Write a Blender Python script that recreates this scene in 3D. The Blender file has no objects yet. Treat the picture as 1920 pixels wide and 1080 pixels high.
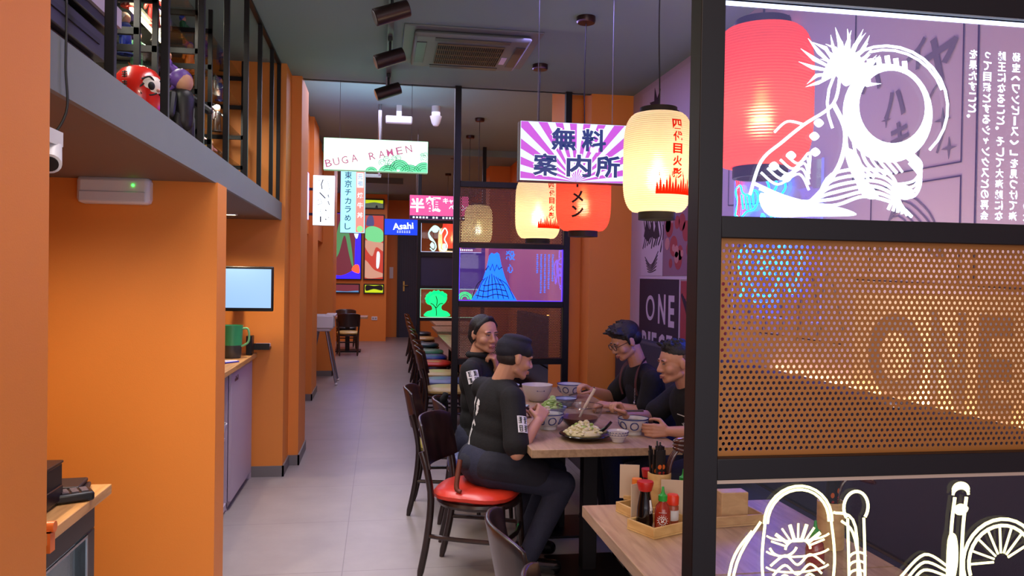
import bpy, bmesh, math, random
from mathutils import Vector, Matrix
random.seed(7)
SC = bpy.context.scene
COL = SC.collection
PI = math.pi
V = Vector

# ---------------------------------------------------------------- camera, world, lights, exposure
cam_data = bpy.data.cameras.new('camera')
cam = bpy.data.objects.new('camera', cam_data)
COL.objects.link(cam)
SC.camera = cam
cam_data.sensor_width = 36.0
cam_data.lens = 36.0 * 1500.0 / 1920.0
cam_data.clip_start = 0.05
yaw, pitch, roll = 0.164, -0.012, 0.015
fw = V((math.sin(yaw) * math.cos(pitch), math.cos(yaw) * math.cos(pitch), math.sin(pitch)))
rt = V((math.cos(yaw), -math.sin(yaw), 0))
upv = rt.cross(fw)
rt2 = rt * math.cos(roll) + upv * math.sin(roll)
up2 = -rt * math.sin(roll) + upv * math.cos(roll)
cam.matrix_world = Matrix(((rt2.x, up2.x, -fw.x, 0), (rt2.y, up2.y, -fw.y, 0), (rt2.z, up2.z, -fw.z, 1.6), (0, 0, 0, 1)))

world = bpy.data.worlds.new('world')
SC.world = world
world.use_nodes = True
world.node_tree.nodes['Background'].inputs[0].default_value = (0.50, 0.48, 0.62, 1)
world.node_tree.nodes['Background'].inputs[1].default_value = 0.8


def area(name, loc, target, sx, sy, power, col, spread=PI):
    d = bpy.data.lights.new(name, 'AREA')
    d.shape = 'RECTANGLE'
    d.size, d.size_y = sx, sy
    d.energy = power
    d.color = col
    d.spread = spread
    o = bpy.data.objects.new(name, d)
    COL.objects.link(o)
    o.location = loc
    dr = V(target) - V(loc)
    o.rotation_euler = dr.to_track_quat('-Z', 'Y').to_euler()
    return o


def point(name, loc, power, col, r=0.03):
    d = bpy.data.lights.new(name, 'POINT')
    d.energy = power
    d.color = col
    d.shadow_soft_size = r
    o = bpy.data.objects.new(name, d)
    COL.objects.link(o)
    o.location = loc
    return o


def spot(name, loc, target, power, col, ang, blend=0.6, r=0.03):
    d = bpy.data.lights.new(name, 'SPOT')
    d.energy = power
    d.color = col
    d.spot_size = ang
    d.spot_blend = blend
    d.shadow_soft_size = r
    o = bpy.data.objects.new(name, d)
    COL.objects.link(o)
    o.location = loc
    o.rotation_euler = (V(target) - V(loc)).to_track_quat('-Z', 'Y').to_euler()
    return o


# daylight through the open shop front behind the photographer
area('shop_front_daylight', (0.2, -2.4, 1.9), (0.1, 6, 1.2), 3.6, 2.4, 66, (1.0, 0.93, 0.92))
# added soft fill along the corridor, and lamps over the tables and entrance
area('corridor_ceiling_fill', (-0.35, 4.2, 3.22), (-0.35, 4.2, 0), 0.5, 4.0, 26, (1.0, 0.90, 0.97), 1.35)
area('table_ceiling_lamp', (1.1, 4.9, 3.24), (1.1, 4.9, 0), 0.3, 2.6, 25, (0.42, 0.33, 1.0))
area('corridor_ceiling_fill', (0.1, 9.6, 3.55), (0.1, 9.6, 0), 1.4, 4.5, 46, (0.78, 0.72, 1.0))
area('far_ceiling_fill', (-0.1, 8.4, 2.95), (-0.1, 8.6, 4), 0.9, 1.2, 9, (0.66, 0.84, 1.0))  # added unseen uplight that brightens the far ceiling, no fitting here
area('corridor_ceiling_fill', (0.1, 16.5, 3.45), (0.1, 16.5, 0), 1.4, 5.0, 62, (0.90, 0.78, 1.0))
area('entrance_ceiling_lamp', (0.1, 0.3, 3.15), (-0.4, 0.9, 0), 0.5, 0.5, 22, (1.0, 0.82, 0.62))
# small recessed downlights under the mezzanine
spot('mezzanine_downlight_lamp', (-1.07, 6.05, 2.0), (-1.07, 6.05, 0), 26, (1.0, 0.80, 0.58), 2.3, 0.9)
spot('mezzanine_downlight_lamp', (-1.38, 2.95, 2.0), (-1.2, 3.3, 0), 48, (1.0, 0.80, 0.58), 2.5, 1.0)

SC.view_settings.view_transform = 'Standard'
SC.view_settings.look = 'None'
SC.view_settings.gamma = 1.0
SC.view_settings.use_curve_mapping = False
SC.view_settings.exposure = 0.35
try:
    SC.cycles.use_denoising = True
    SC.cycles.max_bounces = 8
    SC.cycles.transparent_max_bounces = 16
    SC.cycles.sample_clamp_indirect = 4.0
    SC.cycles.caustics_reflective = False
    SC.cycles.caustics_refractive = False
except Exception:
    pass


# ---------------------------------------------------------------- materials
def lin(c):
    return tuple((x / 12.92 if x <= 0.04045 else ((x + 0.055) / 1.055) ** 2.4) for x in c)


MATS = {}


def mat(name, col, rough=0.5, metal=0.0, emit=0.0, ecol=None, bump=0.0, bscale=80.0, var=0.0, vscale=6.0, spec=0.5, coat=0.0):
    """col is in display (sRGB) 0..1 values"""
    if name in MATS:
        return MATS[name]
    m = bpy.data.materials.new(name)
    m.use_nodes = True
    nt = m.node_tree
    b = nt.nodes['Principled BSDF']
    c = lin(col)
    b.inputs['Base Color'].default_value = (*c, 1)
    b.inputs['Roughness'].default_value = rough
    b.inputs['Metallic'].default_value = metal
    b.inputs['Specular IOR Level'].default_value = spec
    b.inputs['Coat Weight'].default_value = coat
    if emit > 0:
        b.inputs['Emission Color'].default_value = (*lin(ecol or col), 1)
        b.inputs['Emission Strength'].default_value = emit
    if var > 0 or bump > 0:
        tc = nt.nodes.new('ShaderNodeTexCoord')
    if var > 0:
        n = nt.nodes.new('ShaderNodeTexNoise')
        n.inputs['Scale'].default_value = vscale
        n.inputs['Detail'].default_value = 4
        nt.links.new(tc.outputs['Object'], n.inputs['Vector'])
        mx = nt.nodes.new('ShaderNodeMix')
        mx.data_type = 'RGBA'
        mx.inputs['A'].default_value = (*[x * (1 - var) for x in c], 1)
        mx.inputs['B'].default_value = (*[min(1, x * (1 + var)) for x in c], 1)
        nt.links.new(n.outputs['Fac'], mx.inputs['Factor'])
        nt.links.new(mx.outputs['Result'], b.inputs['Base Color'])
    if bump > 0:
        n2 = nt.nodes.new('ShaderNodeTexNoise')
        n2.inputs['Scale'].default_value = bscale
        n2.inputs['Detail'].default_value = 3
        nt.links.new(tc.outputs['Object'], n2.inputs['Vector'])
        bp = nt.nodes.new('ShaderNodeBump')
        bp.inputs['Strength'].default_value = bump
        bp.inputs['Distance'].default_value = 0.01
        nt.links.new(n2.outputs['Fac'], bp.inputs['Height'])
        nt.links.new(bp.outputs['Normal'], b.inputs['Normal'])
    MATS[name] = m
    return m


def wood(name, col, dark, rough=0.45, scale=(1.2, 14, 14), coat=0.0):
    if name in MATS:
        return MATS[name]
    m = mat(name, col, rough, coat=coat)
    nt = m.node_tree
    b = nt.nodes['Principled BSDF']
    tc = nt.nodes.new('ShaderNodeTexCoord')
    mp = nt.nodes.new('ShaderNodeMapping')
    mp.inputs['Scale'].default_value = scale
    n = nt.nodes.new('ShaderNodeTexNoise')
    n.inputs['Scale'].default_value = 3.0
    n.inputs['Detail'].default_value = 6
    n.inputs['Distortion'].default_value = 0.6
    r = nt.nodes.new('ShaderNodeValToRGB')
    r.color_ramp.elements[0].color = (*lin(dark), 1)
    r.color_ramp.elements[0].position = 0.3
    r.color_ramp.elements[1].color = (*lin(col), 1)
    r.color_ramp.elements[1].position = 0.62
    nt.links.new(tc.outputs['Object'], mp.inputs['Vector'])
    nt.links.new(mp.outputs['Vector'], n.inputs['Vector'])
    nt.links.new(n.outputs['Fac'], r.inputs['Fac'])
    nt.links.new(r.outputs['Color'], b.inputs['Base Color'])
    return m


def clear(name, tint=(1, 1, 1), refl=0.06, rough=0.02, lit=None):
    """thin clear acrylic or glass"""
    if name in MATS:
        return MATS[name]
    m = bpy.data.materials.new(name)
    m.use_nodes = True
    nt = m.node_tree
    nt.nodes.clear()
    out = nt.nodes.new('ShaderNodeOutputMaterial')
    t = nt.nodes.new('ShaderNodeBsdfTransparent')
    t.inputs[0].default_value = (*tint, 1)
    g = nt.nodes.new('ShaderNodeBsdfGlossy')
    g.inputs['Roughness'].default_value = rough
    lw = nt.nodes.new('ShaderNodeLayerWeight')
    lw.inputs['Blend'].default_value = 0.5
    pw = nt.nodes.new('ShaderNodeMath')
    pw.operation = 'POWER'
    pw.inputs[1].default_value = 4.0
    mul = nt.nodes.new('ShaderNodeMath')
    mul.operation = 'MULTIPLY_ADD'
    mul.inputs[1].default_value = 0.5
    mul.inputs[2].default_value = refl * 0.4
    mx = nt.nodes.new('ShaderNodeMixShader')
    nt.links.new(lw.outputs['Facing'], pw.inputs[0])
    nt.links.new(pw.outputs[0], mul.inputs[0])
    nt.links.new(mul.outputs[0], mx.inputs[0])
    nt.links.new(t.outputs[0], mx.inputs[1])
    nt.links.new(g.outputs[0], mx.inputs[2])
    if lit:      # edge lit sheet: a little of the edge light leaks out of the face
        em = nt.nodes.new('ShaderNodeEmission')
        em.inputs[0].default_value = (*lit, 1)
        ad = nt.nodes.new('ShaderNodeAddShader')
        nt.links.new(mx.outputs[0], ad.inputs[0])
        nt.links.new(em.outputs[0], ad.inputs[1])
        nt.links.new(ad.outputs[0], out.inputs[0])
    else:
        nt.links.new(mx.outputs[0], out.inputs[0])
    MATS[name] = m
    return m


def paper(name, col, emit):
    """lantern paper: lets the bulb's light through"""
    if name in MATS:
        return MATS[name]
    m = bpy.data.materials.new(name)
    m.use_nodes = True
    nt = m.node_tree
    nt.nodes.clear()
    out = nt.nodes.new('ShaderNodeOutputMaterial')
    tr = nt.nodes.new('ShaderNodeBsdfTranslucent')
    df = nt.nodes.new('ShaderNodeBsdfDiffuse')
    em = nt.nodes.new('ShaderNodeEmission')
    c = lin(col)
    tr.inputs[0].default_value = (*c, 1)
    df.inputs[0].default_value = (*c, 1)
    em.inputs[0].default_value = (*c, 1)
    em.inputs[1].default_value = emit
    mx = nt.nodes.new('ShaderNodeMixShader')
    mx.inputs[0].default_value = 0.62
    ad = nt.nodes.new('ShaderNodeAddShader')
    rf = nt.nodes.new('ShaderNodeBsdfRefraction')
    rf.inputs['Color'].default_value = (*c, 1)
    rf.inputs['IOR'].default_value = 1.3
    rf.inputs['Roughness'].default_value = 0.55
    m2 = nt.nodes.new('ShaderNodeMixShader')
    m2.inputs[0].default_value = 0.30
    nt.links.new(df.outputs[0], mx.inputs[1])
    nt.links.new(tr.outputs[0], mx.inputs[2])
    nt.links.new(mx.outputs[0], m2.inputs[1])
    nt.links.new(rf.outputs[0], m2.inputs[2])
    nt.links.new(m2.outputs[0], ad.inputs[0])
    nt.links.new(em.outputs[0], ad.inputs[1])
    nt.links.new(ad.outputs[0], out.inputs[0])
    MATS[name] = m
    return m


def glow(name, col, s):
    return mat(name, tuple(x * 0.6 for x in col), 0.4, emit=s, ecol=col)


ORANGE = mat('orange wall paint', (0.89, 0.535, 0.20), 0.55, bump=0.05, bscale=220, var=0.04, vscale=2)
CEIL = mat('dark green grey ceiling paint', (0.48, 0.58, 0.58), 0.75, bump=0.04, bscale=160)
GREY = mat('grey painted fascia', (0.43, 0.46, 0.47), 0.6, var=0.05)
SOFFIT = mat('brown grey soffit paint', (0.45, 0.38, 0.33), 0.7)
BLACK = mat('black powder coated steel', (0.055, 0.038, 0.048), 0.45, spec=0.3)
BLACKP = mat('black plastic', (0.06, 0.06, 0.065), 0.4)
WHITEP = mat('white plastic', (0.86, 0.86, 0.87), 0.4)
DWOOD = wood('dark stained beech', (0.17, 0.10, 0.09), (0.10, 0.055, 0.05), 0.32, (6, 6, 1.5), coat=0.25)
OAK = wood('light oak laminate', (0.71, 0.59, 0.46), (0.60, 0.48, 0.36), 0.38, (14, 1.6, 14))
OAKX = wood('oak counter boards', (0.82, 0.62, 0.38), (0.68, 0.48, 0.27), 0.4, (14, 1.4, 14))
BAMBOO = wood('pale bamboo', (0.86, 0.72, 0.48), (0.76, 0.60, 0.37), 0.45, (4, 4, 10))
STEEL = mat('brushed steel', (0.70, 0.70, 0.72), 0.28, 1.0)
SKIN = mat('skin', (0.77, 0.56, 0.45), 0.5, var=0.05, vscale=30)
CLOTH = mat('black cotton', (0.035, 0.033, 0.04), 0.85, bump=0.15, bscale=90)
NAVY = mat('dark navy apron cloth', (0.10, 0.10, 0.15), 0.85, bump=0.15, bscale=70)
DENIM = mat('dark indigo denim', (0.13, 0.14, 0.22), 0.85, bump=0.2, bscale=120, var=0.25, vscale=40)
HAIR = mat('black hair', (0.045, 0.04, 0.045), 0.45, bump=0.5, bscale=150)
ACRYL = clear('clear acrylic', (0.97, 0.97, 0.99), 0.05)
GLASS = clear('clear glass', (0.93, 0.95, 0.95), 0.10, 0.01)
WPAINT = mat('matte white print', (0.90, 0.90, 0.90), 0.6)
WIRE = mat('thin steel wire', (0.45, 0.45, 0.48), 0.4, 0.6)
CORD = mat('black cord', (0.05, 0.05, 0.05), 0.6)


# ---------------------------------------------------------------- mesh collecting
def frame(o, x, y):
    x = V(x).normalized()
    z = x.cross(V(y)).normalized()
    y = z.cross(x)
    return Matrix(((x.x, y.x, z.x, o[0]), (x.y, y.y, z.y, o[1]), (x.z, y.z, z.z, o[2]), (0, 0, 0, 1)))


def catmull(p, n=6, closed=False):
    p = [V(q) for q in p]
    out = []
    N = len(p)
    for i in range(N if closed else N - 1):
        if closed:
            a, b, c, d = p[i - 1], p[i], p[(i + 1) % N], p[(i + 2) % N]
        else:
            a, b, c, d = p[max(i - 1, 0)], p[i], p[i + 1], p[min(i + 2, N - 1)]
        for k in range(n):
            t = k / n
            out.append(0.5 * ((2 * b) + (c - a) * t + (2 * a - 5 * b + 4 * c - d) * t * t + (3 * b - a - 3 * c + d) * t ** 3))
    if not closed:
        out.append(p[-1])
    return out


TXT = {}


def glyphs(s, bold=0.0):
    k = (s, bold)
    if k not in TXT:
        c = bpy.data.curves.new('lettering', 'FONT')
        c.body = s
        c.offset = bold
        c.align_x = 'CENTER'
        c.resolution_u = 2
        o = bpy.data.objects.new('lettering', c)
        COL.objects.link(o)
        dg = bpy.context.evaluated_depsgraph_get()
        m = bpy.data.meshes.new_from_object(o.evaluated_get(dg))
        vs = [tuple(v.co) for v in m.vertices]
        fs = [tuple(p.vertices) for p in m.polygons]
        bpy.data.objects.remove(o)
        bpy.data.curves.remove(c)
        bpy.data.meshes.remove(m)
        xs = [v[0] for v in vs] or [0]
        ys = [v[1] for v in vs] or [0]
        TXT[k] = (vs, fs, (min(xs), max(xs), min(ys), max(ys)))
    return TXT[k]


class MB:
    def __init__(s):
        s.v, s.f = [], []

    def add(s, vs, fs, M=None):
        n = len(s.v)
        s.v += [tuple(M @ V(p)) if M is not None else tuple(p) for p in vs]
        s.f += [tuple(i + n for i in f) for f in fs]
        return s

    def box(s, c, d, M=None):
        x, y, z = c
        a, b, e = d[0] / 2, d[1] / 2, d[2] / 2
        vs = [(x + i * a, y + j * b, z + k * e) for i in (-1, 1) for j in (-1, 1) for k in (-1, 1)]
        return s.add(vs, [(0, 1, 3, 2), (4, 6, 7, 5), (0, 4, 5, 1), (2, 3, 7, 6), (0, 2, 6, 4), (1, 5, 7, 3)], M)

    def bb(s, x0, x1, y0, y1, z0, z1, M=None):
        return s.box(((x0 + x1) / 2, (y0 + y1) / 2, (z0 + z1) / 2), (x1 - x0, y1 - y0, z1 - z0), M)

    def lathe(s, prof, seg=24, M=None, close=False):
        vs, fs = [], []
        n = len(prof)
        for i in range(seg):
            a = 2 * PI * i / seg
            vs += [(r * math.cos(a), r * math.sin(a), z) for r, z in prof]
        for i in range(seg):
            j = (i + 1) % seg
            for k in range(n if close else n - 1):
                q = (k + 1) % n
                fs.append((i * n + k, j * n + k, j * n + q, i * n + q))
        if not close:
            if prof[0][0] > 1e-6:
                fs.append(tuple(i * n for i in range(seg))[::-1])
            if prof[-1][0] > 1e-6:
                fs.append(tuple(i * n + n - 1 for i in range(seg)))
        return s.add(vs, fs, M)

    def cyl(s, p0, p1, r0, r1=None, seg=16):
        p0, p1 = V(p0), V(p1)
        r1 = r0 if r1 is None else r1
        d = p1 - p0
        a = V((0, 0, 1)) if abs(d.normalized().z) < 0.95 else V((1, 0, 0))
        M = frame(p0, d.cross(a), a.cross(d.cross(a)) if False else d.cross(d.cross(a)))
        z = (M.to_3x3() @ V((0, 0, 1)))
        h = d.length if z.dot(d) > 0 else -d.length
        return s.lathe([(r0, 0), (r1, h)], seg, M)

    def ball(s, c, r, M=None, seg=16, rings=10):
        if not hasattr(r, '__len__'):
            r = (r, r, r)
        vs, fs = [], []
        for i in range(1, rings):
            t = PI * i / rings
            for j in range(seg):
                a = 2 * PI * j / seg
                vs.append((c[0] + r[0] * math.sin(t) * math.cos(a), c[1] + r[1] * math.sin(t) * math.sin(a), c[2] + r[2] * math.cos(t)))
        n = len(vs)
        vs += [(c[0], c[1], c[2] + r[2]), (c[0], c[1], c[2] - r[2])]
        for i in range(rings - 2):
            for j in range(seg):
                k = (j + 1) % seg
                fs.append((i * seg + j, (i + 1) * seg + j, (i + 1) * seg + k, i * seg + k))
        for j in range(seg):
            k = (j + 1) % seg
            fs.append((n, j, k))
            fs.append((n + 1, (rings - 2) * seg + k, (rings - 2) * seg + j))
        return s.add(vs, fs, M)

    def caps(s, p0, r0, p1, r1, seg=14):
        """rounded cone between two balls"""
        p0, p1 = V(p0), V(p1)
        d = p1 - p0
        L = d.length
        if L < 1e-5:
            return s.ball(p0, max(r0, r1))
        a = V((0, 0, 1)) if abs(d.normalized().z) < 0.95 else V((1, 0, 0))
        x = d.cross(a).normalized()
        y = d.normalized().cross(x)
        M = frame(p0, x, y)
        pr = [(0, -r0)] + [(r0 * math.cos(t), r0 * math.sin(t)) for t in (-1.2, -0.8, -0.4)] + [(r0, 0), (r1, L)]
        pr += [(r1 * math.cos(t), L + r1 * math.sin(t)) for t in (0.4, 0.8, 1.2)] + [(0, L + r1)]
        return s.lathe(pr, seg, M)

    def tube(s, path, r, seg=8, closed=False, flat=None):
        """flat = (normal): squash along the normal"""
        P = [V(p) for p in path]
        n = len(P)
        vs, fs = [], []
        pu = None
        for i, p in enumerate(P):
            if closed:
                t = P[(i + 1) % n] - P[i - 1]
            else:
                t = P[min(i + 1, n - 1)] - P[max(i - 1, 0)]
            if t.length < 1e-9:
                t = V((0, 0, 1))
            t.normalize()
            if flat is not None:
                u = V(flat).normalized()
            elif pu is None:
                u = t.cross(V((0, 0, 1)) if abs(t.z) < 0.9 else V((1, 0, 0))).normalized()
            else:
                u = (pu - t * pu.dot(t))
                u = u.normalized() if u.length > 1e-6 else t.orthogonal().normalized()
            pu = u
            w = t.cross(u).normalized()
            rr = r[i] if hasattr(r, '__len__') else r
            for j in range(seg):
                a = 2 * PI * j / seg
                ru = 0.002 if flat is not None else rr
                vs.append(p + u * (ru * math.cos(a)) + w * (rr * math.sin(a)))
        for i in range(n if closed else n - 1):
            k = (i + 1) % n
            for j in range(seg):
                q = (j + 1) % seg
                fs.append((i * seg + j, i * seg + q, k * seg + q, k * seg + j))
        if not closed:
            fs.append(tuple(range(seg))[::-1])
            fs.append(tuple((n - 1) * seg + j for j in range(seg)))
        return s.add([tuple(v) for v in vs], fs)

    def prism(s, poly, h, M=None):
        n = len(poly)
        vs = [(p[0], p[1], 0) for p in poly] + [(p[0], p[1], h) for p in poly]
        fs = [tuple(range(n))[::-1], tuple(range(n, 2 * n))] + [(i, (i + 1) % n, n + (i + 1) % n, n + i) for i in range(n)]
        return s.add(vs, fs, M)

    def text(s, t, M, w=None, h=None, bold=0.0, depth=0.002, mirror=False, wrap=None):
        """t fitted into w x h around the origin of M, facing +z of M"""
        vs, fs, (x0, x1, y0, y1) = glyphs(t, bold)
        if not vs:
            return s
        cx, cy = (x0 + x1) / 2, (y0 + y1) / 2
        sx = w / (x1 - x0) if w else None
        sy = h / (y1 - y0) if h else None
        sx = sx or sy
        sy = sy or sx
        mx = -1 if mirror else 1
        pts = [((x - cx) * sx * mx, (y - cy) * sy) for x, y, _ in vs]
        if wrap:
            for a, b in pts:
                pass
            n = len(s.v)
            s.v += [tuple(wrap(a, b)) for a, b in pts]
            s.f += [tuple(i + n for i in f) for f in fs]
            return s
        n = len(pts)
        v2 = [(a, b, depth) for a, b in pts]
        return s.add(v2, fs, M)

    def mesh(s, name, smooth=40):
        me = bpy.data.meshes.new(name)
        me.from_pydata(s.v, [], s.f)
        me.validate()
        bm = bmesh.new()
        bm.from_mesh(me)
        bmesh.ops.recalc_face_normals(bm, faces=bm.faces)
        if smooth:
            lim = math.radians(smooth)
            for f in bm.faces:
                f.smooth = True
            for e in bm.edges:
                if len(e.link_faces) == 2 and e.calc_face_angle(0) > lim:
                    e.smooth = False
        bm.to_mesh(me)
        bm.free()
        return me


def link(name, me, m, parent=None, loc=None, bev=0.0, seg=2):
    o = bpy.data.objects.new(name, me)
    COL.objects.link(o)
    if m is not None and not me.materials:
        me.materials.append(m)
    if parent is not None:
        o.parent = parent
    if loc is not None:
        o.location = loc
    if bev > 0:
        b = o.modifiers.new('bevel', 'BEVEL')
        b.width = bev
        b.segments = seg
        b.limit_method = 'ANGLE'
        b.angle_limit = 0.6
    return o


def part(t, name, mb, m, bev=0.0, label=None, smooth=40):
    o = link(name, mb.mesh(name, smooth), m, t, None, bev)
    if label:
        o['label'] = label
    return o


def tag(o, label, cat, group=None, kind=None):
    o['label'] = label
    o['category'] = cat
    if group:
        o['group'] = group
    if kind:
        o['kind'] = kind
    return o


def thing(name, label, cat, loc=(0, 0, 0), rz=0.0, group=None):
    o = bpy.data.objects.new(name, None)
    COL.objects.link(o)
    o.empty_display_size = 0.1
    o.location = loc
    o.rotation_euler = (0, 0, rz)
    return tag(o, label, cat, group)


def single(name, mb, m, label, cat, loc=(0, 0, 0), group=None, bev=0.0, rz=0.0, smooth=40):
    o = link(name, mb.mesh(name, smooth), m, None, loc, bev)
    o.rotation_euler = (0, 0, rz)
    return tag(o, label, cat, group)


def struct(name, mb, m, bev=0.0, label=None, parent=None):
    o = link(name, mb.mesh(name), m, parent, None, bev)
    o['kind'] = 'structure'
    if label:
        o['label'] = label
    return o


def copy_tree(o, parent=None):
    c = o.copy()
    COL.objects.link(c)
    if parent is not None:
        c.parent = parent
    for ch in list(o.children):
        copy_tree(ch, c)
    return c

# ================================================================ the setting
def tiles(name, col, grout, size):
    m = mat(name, col, 0.34)
    nt = m.node_tree
    b = nt.nodes['Principled BSDF']
    tc = nt.nodes.new('ShaderNodeTexCoord')
    mp = nt.nodes.new('ShaderNodeMapping')
    mp.inputs['Location'].default_value = (0.18, 0.1, 0)
    br = nt.nodes.new('ShaderNodeTexBrick')
    br.offset = 0.0
    br.inputs['Scale'].default_value = 1.0
    br.inputs['Brick Width'].default_value = size
    br.inputs['Row Height'].default_value = size
    br.inputs['Mortar Size'].default_value = 0.003
    br.inputs['Mortar Smooth'].default_value = 0.1
    c = lin(col)
    br.inputs['Color1'].default_value = (*[x * 0.97 for x in c], 1)
    br.inputs['Color2'].default_value = (*[x * 1.03 for x in c], 1)
    br.inputs['Mortar'].default_value = (*lin(grout), 1)
    n = nt.nodes.new('ShaderNodeTexNoise')
    n.inputs['Scale'].default_value = 2.4
    n.inputs['Detail'].default_value = 8
    n.inputs['Roughness'].default_value = 0.65
    rp = nt.nodes.new('ShaderNodeValToRGB')
    rp.color_ramp.elements[0].color = (0.80, 0.80, 0.80, 1)
    rp.color_ramp.elements[0].position = 0.3
    rp.color_ramp.elements[1].color = (1, 1, 1, 1)
    rp.color_ramp.elements[1].position = 0.7
    mx = nt.nodes.new('ShaderNodeMix')
    mx.data_type = 'RGBA'
    mx.blend_type = 'MULTIPLY'
    mx.inputs['Factor'].default_value = 1.0
    nt.links.new(tc.outputs['Object'], mp.inputs[0])
    nt.links.new(mp.outputs[0], br.inputs['Vector'])
    nt.links.new(tc.outputs['Object'], n.inputs['Vector'])
    nt.links.new(n.outputs['Fac'], rp.inputs[0])
    nt.links.new(br.outputs['Color'], mx.inputs['A'])
    nt.links.new(rp.outputs[0], mx.inputs['B'])
    nt.links.new(mx.outputs['Result'], b.inputs['Base Color'])
    return m


FLOOR = tiles('grey beige porcelain tiles', (0.60, 0.57, 0.55), (0.49, 0.46, 0.45), 0.9)
BASEB = mat('grey tile skirting', (0.45, 0.43, 0.42), 0.5)
LILAC = mat('pale lilac wallpaper', (0.76, 0.69, 0.78), 0.7)

struct('floor', MB().bb(-2.3, 2.6, -0.6, 21.6, -0.08, 0), FLOOR)
struct('ceiling', MB().bb(-2.3, 2.6, -0.2, 7.05, 3.27, 3.42), CEIL)
struct('ceiling', MB().bb(-2.3, 2.6, 7.0, 21.6, 3.62, 3.74), CEIL)
struct('trim_1', MB().bb(-2.3, 2.6, 7.02, 7.08, 3.27, 3.70), CEIL)
struct('trim_2', MB().bb(-0.9, 2.3, 12.6, 12.9, 3.52, 3.62), CEIL)
struct('wall_left', MB().bb(-2.2, -2.1, -0.2, 7.0, 0, 3.27), ORANGE)
struct('wall_left', MB().bb(-2.2, -1.4, 7.55, 20.0, 0, 3.62), ORANGE)
struct('wall_left_upper', MB().bb(-1.4, -0.90, 7.55, 10.5, 2.12, 3.62), ORANGE)
struct('wall_left_upper', MB().bb(-1.4, -0.90, 11.3, 13.05, 2.12, 3.62), ORANGE)
struct('wall_left_pier', MB().bb(-2.1, -0.75, -0.2, 1.985, 0, 3.27), ORANGE)
struct('wall_left_pier', MB().bb(-2.1, -0.765, 3.985, 4.21, 0, 2.034), ORANGE)
struct('wall_left_pier', MB().bb(-2.1, -0.745, 6.55, 6.94, 0, 3.27), ORANGE)
struct('wall_left_pier', MB().bb(-2.1, -0.662, 6.93, 7.55, 0, 3.27), ORANGE)
struct('wall_left_pier', MB().bb(-1.5, -0.845, 10.48, 11.3, 0, 3.62), ORANGE)
struct('wall_left_pier', MB().bb(-1.5, -0.735, 13.04, 14.0, 0, 3.62), ORANGE)
for (x1, y0, y1) in ((-0.745, 6.55, 6.92), (-0.662, 6.93, 7.55), (-0.845, 10.48, 11.3), (-0.735, 13.04, 14.0)):
    mb = MB().bb(-1.6, x1 + 0.012, y0 - 0.012, y0 + 0.004, 0, 0.085)
    mb.bb(x1 - 0.002, x1 + 0.012, y0 - 0.012, y1, 0, 0.085)
    struct('baseboard_left', mb, BASEB)
struct('baseboard_left', MB().bb(-1.402, -1.386, 7.55, 10.47, 0, 0.085), BASEB)
struct('wall_back', MB().bb(-2.2, 0.163, 20.0, 21.5, 0, 3.74), ORANGE)
struct('wall_back', MB().bb(0.163, 2.6, 21.4, 21.5, 0, 3.74), ORANGE)
struct('wall_right', MB().bb(2.25, 2.4, -0.2, 7.1, 0, 3.27), LILAC)
struct('wall_right', MB().bb(2.3, 2.4, 7.1, 21.4, 0, 3.62), ORANGE)
struct('wall_right_column', MB().bb(1.86, 2.42, 7.0, 7.34, 0, 3.30), ORANGE)
struct('wall_right_column', MB().bb(1.70, 2.42, 7.32, 7.95, 0, 3.62), ORANGE)
struct('wall_right_column', MB().bb(1.93, 2.42, 14.3, 14.9, 0, 3.62), ORANGE)
struct('trim_3', MB().bb(2.27, 2.30, 8.05, 10.6, 0.4, 2.4), wood('knotty wall planks', (0.60, 0.44, 0.30), (0.42, 0.29, 0.20), 0.6, (14, 14, 1.2)))
# mezzanine floor
struct('ceiling_mezzanine', MB().bb(-2.1, -0.79, 1.985, 6.55, 2.034, 2.168), SOFFIT)
struct('trim_4', MB().bb(-0.79, -0.772, 1.985, 6.55, 2.032, 2.17), GREY)

# back door
d = struct('door_1', MB().bb(0.48, 1.045, 21.34, 21.41, 0, 2.72), mat('dark blue grey door paint', (0.17, 0.18, 0.26), 0.5))
mb = MB()
for x in (0.485, 1.03):
    mb.bb(x - 0.03, x + 0.03, 21.30, 21.40, 0, 2.75)
mb.bb(0.455, 1.06, 21.30, 21.40, 2.70, 2.77)
struct('door_frame', mb, mat('door casing', (0.13, 0.13, 0.19), 0.5), parent=d)
mb = MB()
for k in range(7):
    mb.bb(0.56 + k * 0.06, 0.565 + k * 0.06, 21.335, 21.345, 0.15, 2.6)
struct('door_panel', mb, mat('door groove', (0.11, 0.12, 0.18), 0.6), parent=d)
mb = MB().bb(0.61, 0.65, 21.325, 21.34, 1.22, 1.48).caps((0.63, 21.32, 1.37), 0.012, (0.63, 21.29, 1.37), 0.012).caps((0.63, 21.29, 1.37), 0.011, (0.74, 21.29, 1.37), 0.010)
struct('door_handle', mb, mat('brass', (0.72, 0.58, 0.33), 0.35, 1.0), parent=d)

# ================================================================ wall print on the right wall
def wallM(y, z, x=2.248):
    return frame((x, y, z), (0, -1, 0), (0, 0, 1))


INK = mat('dark plum ink', (0.19, 0.12, 0.20), 0.8)
GINK = mat('grey ink', (0.45, 0.41, 0.47), 0.8)
PALE = mat('pale print', (0.80, 0.73, 0.82), 0.8)
CREAM = mat('cream print', (0.86, 0.78, 0.70), 0.8)
CRIM = mat('crimson print', (0.62, 0.24, 0.27), 0.8)
MAUVE = mat('mauve print', (0.55, 0.40, 0.50), 0.8)
PINKP = mat('rose print', (0.74, 0.50, 0.52), 0.8)

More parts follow.
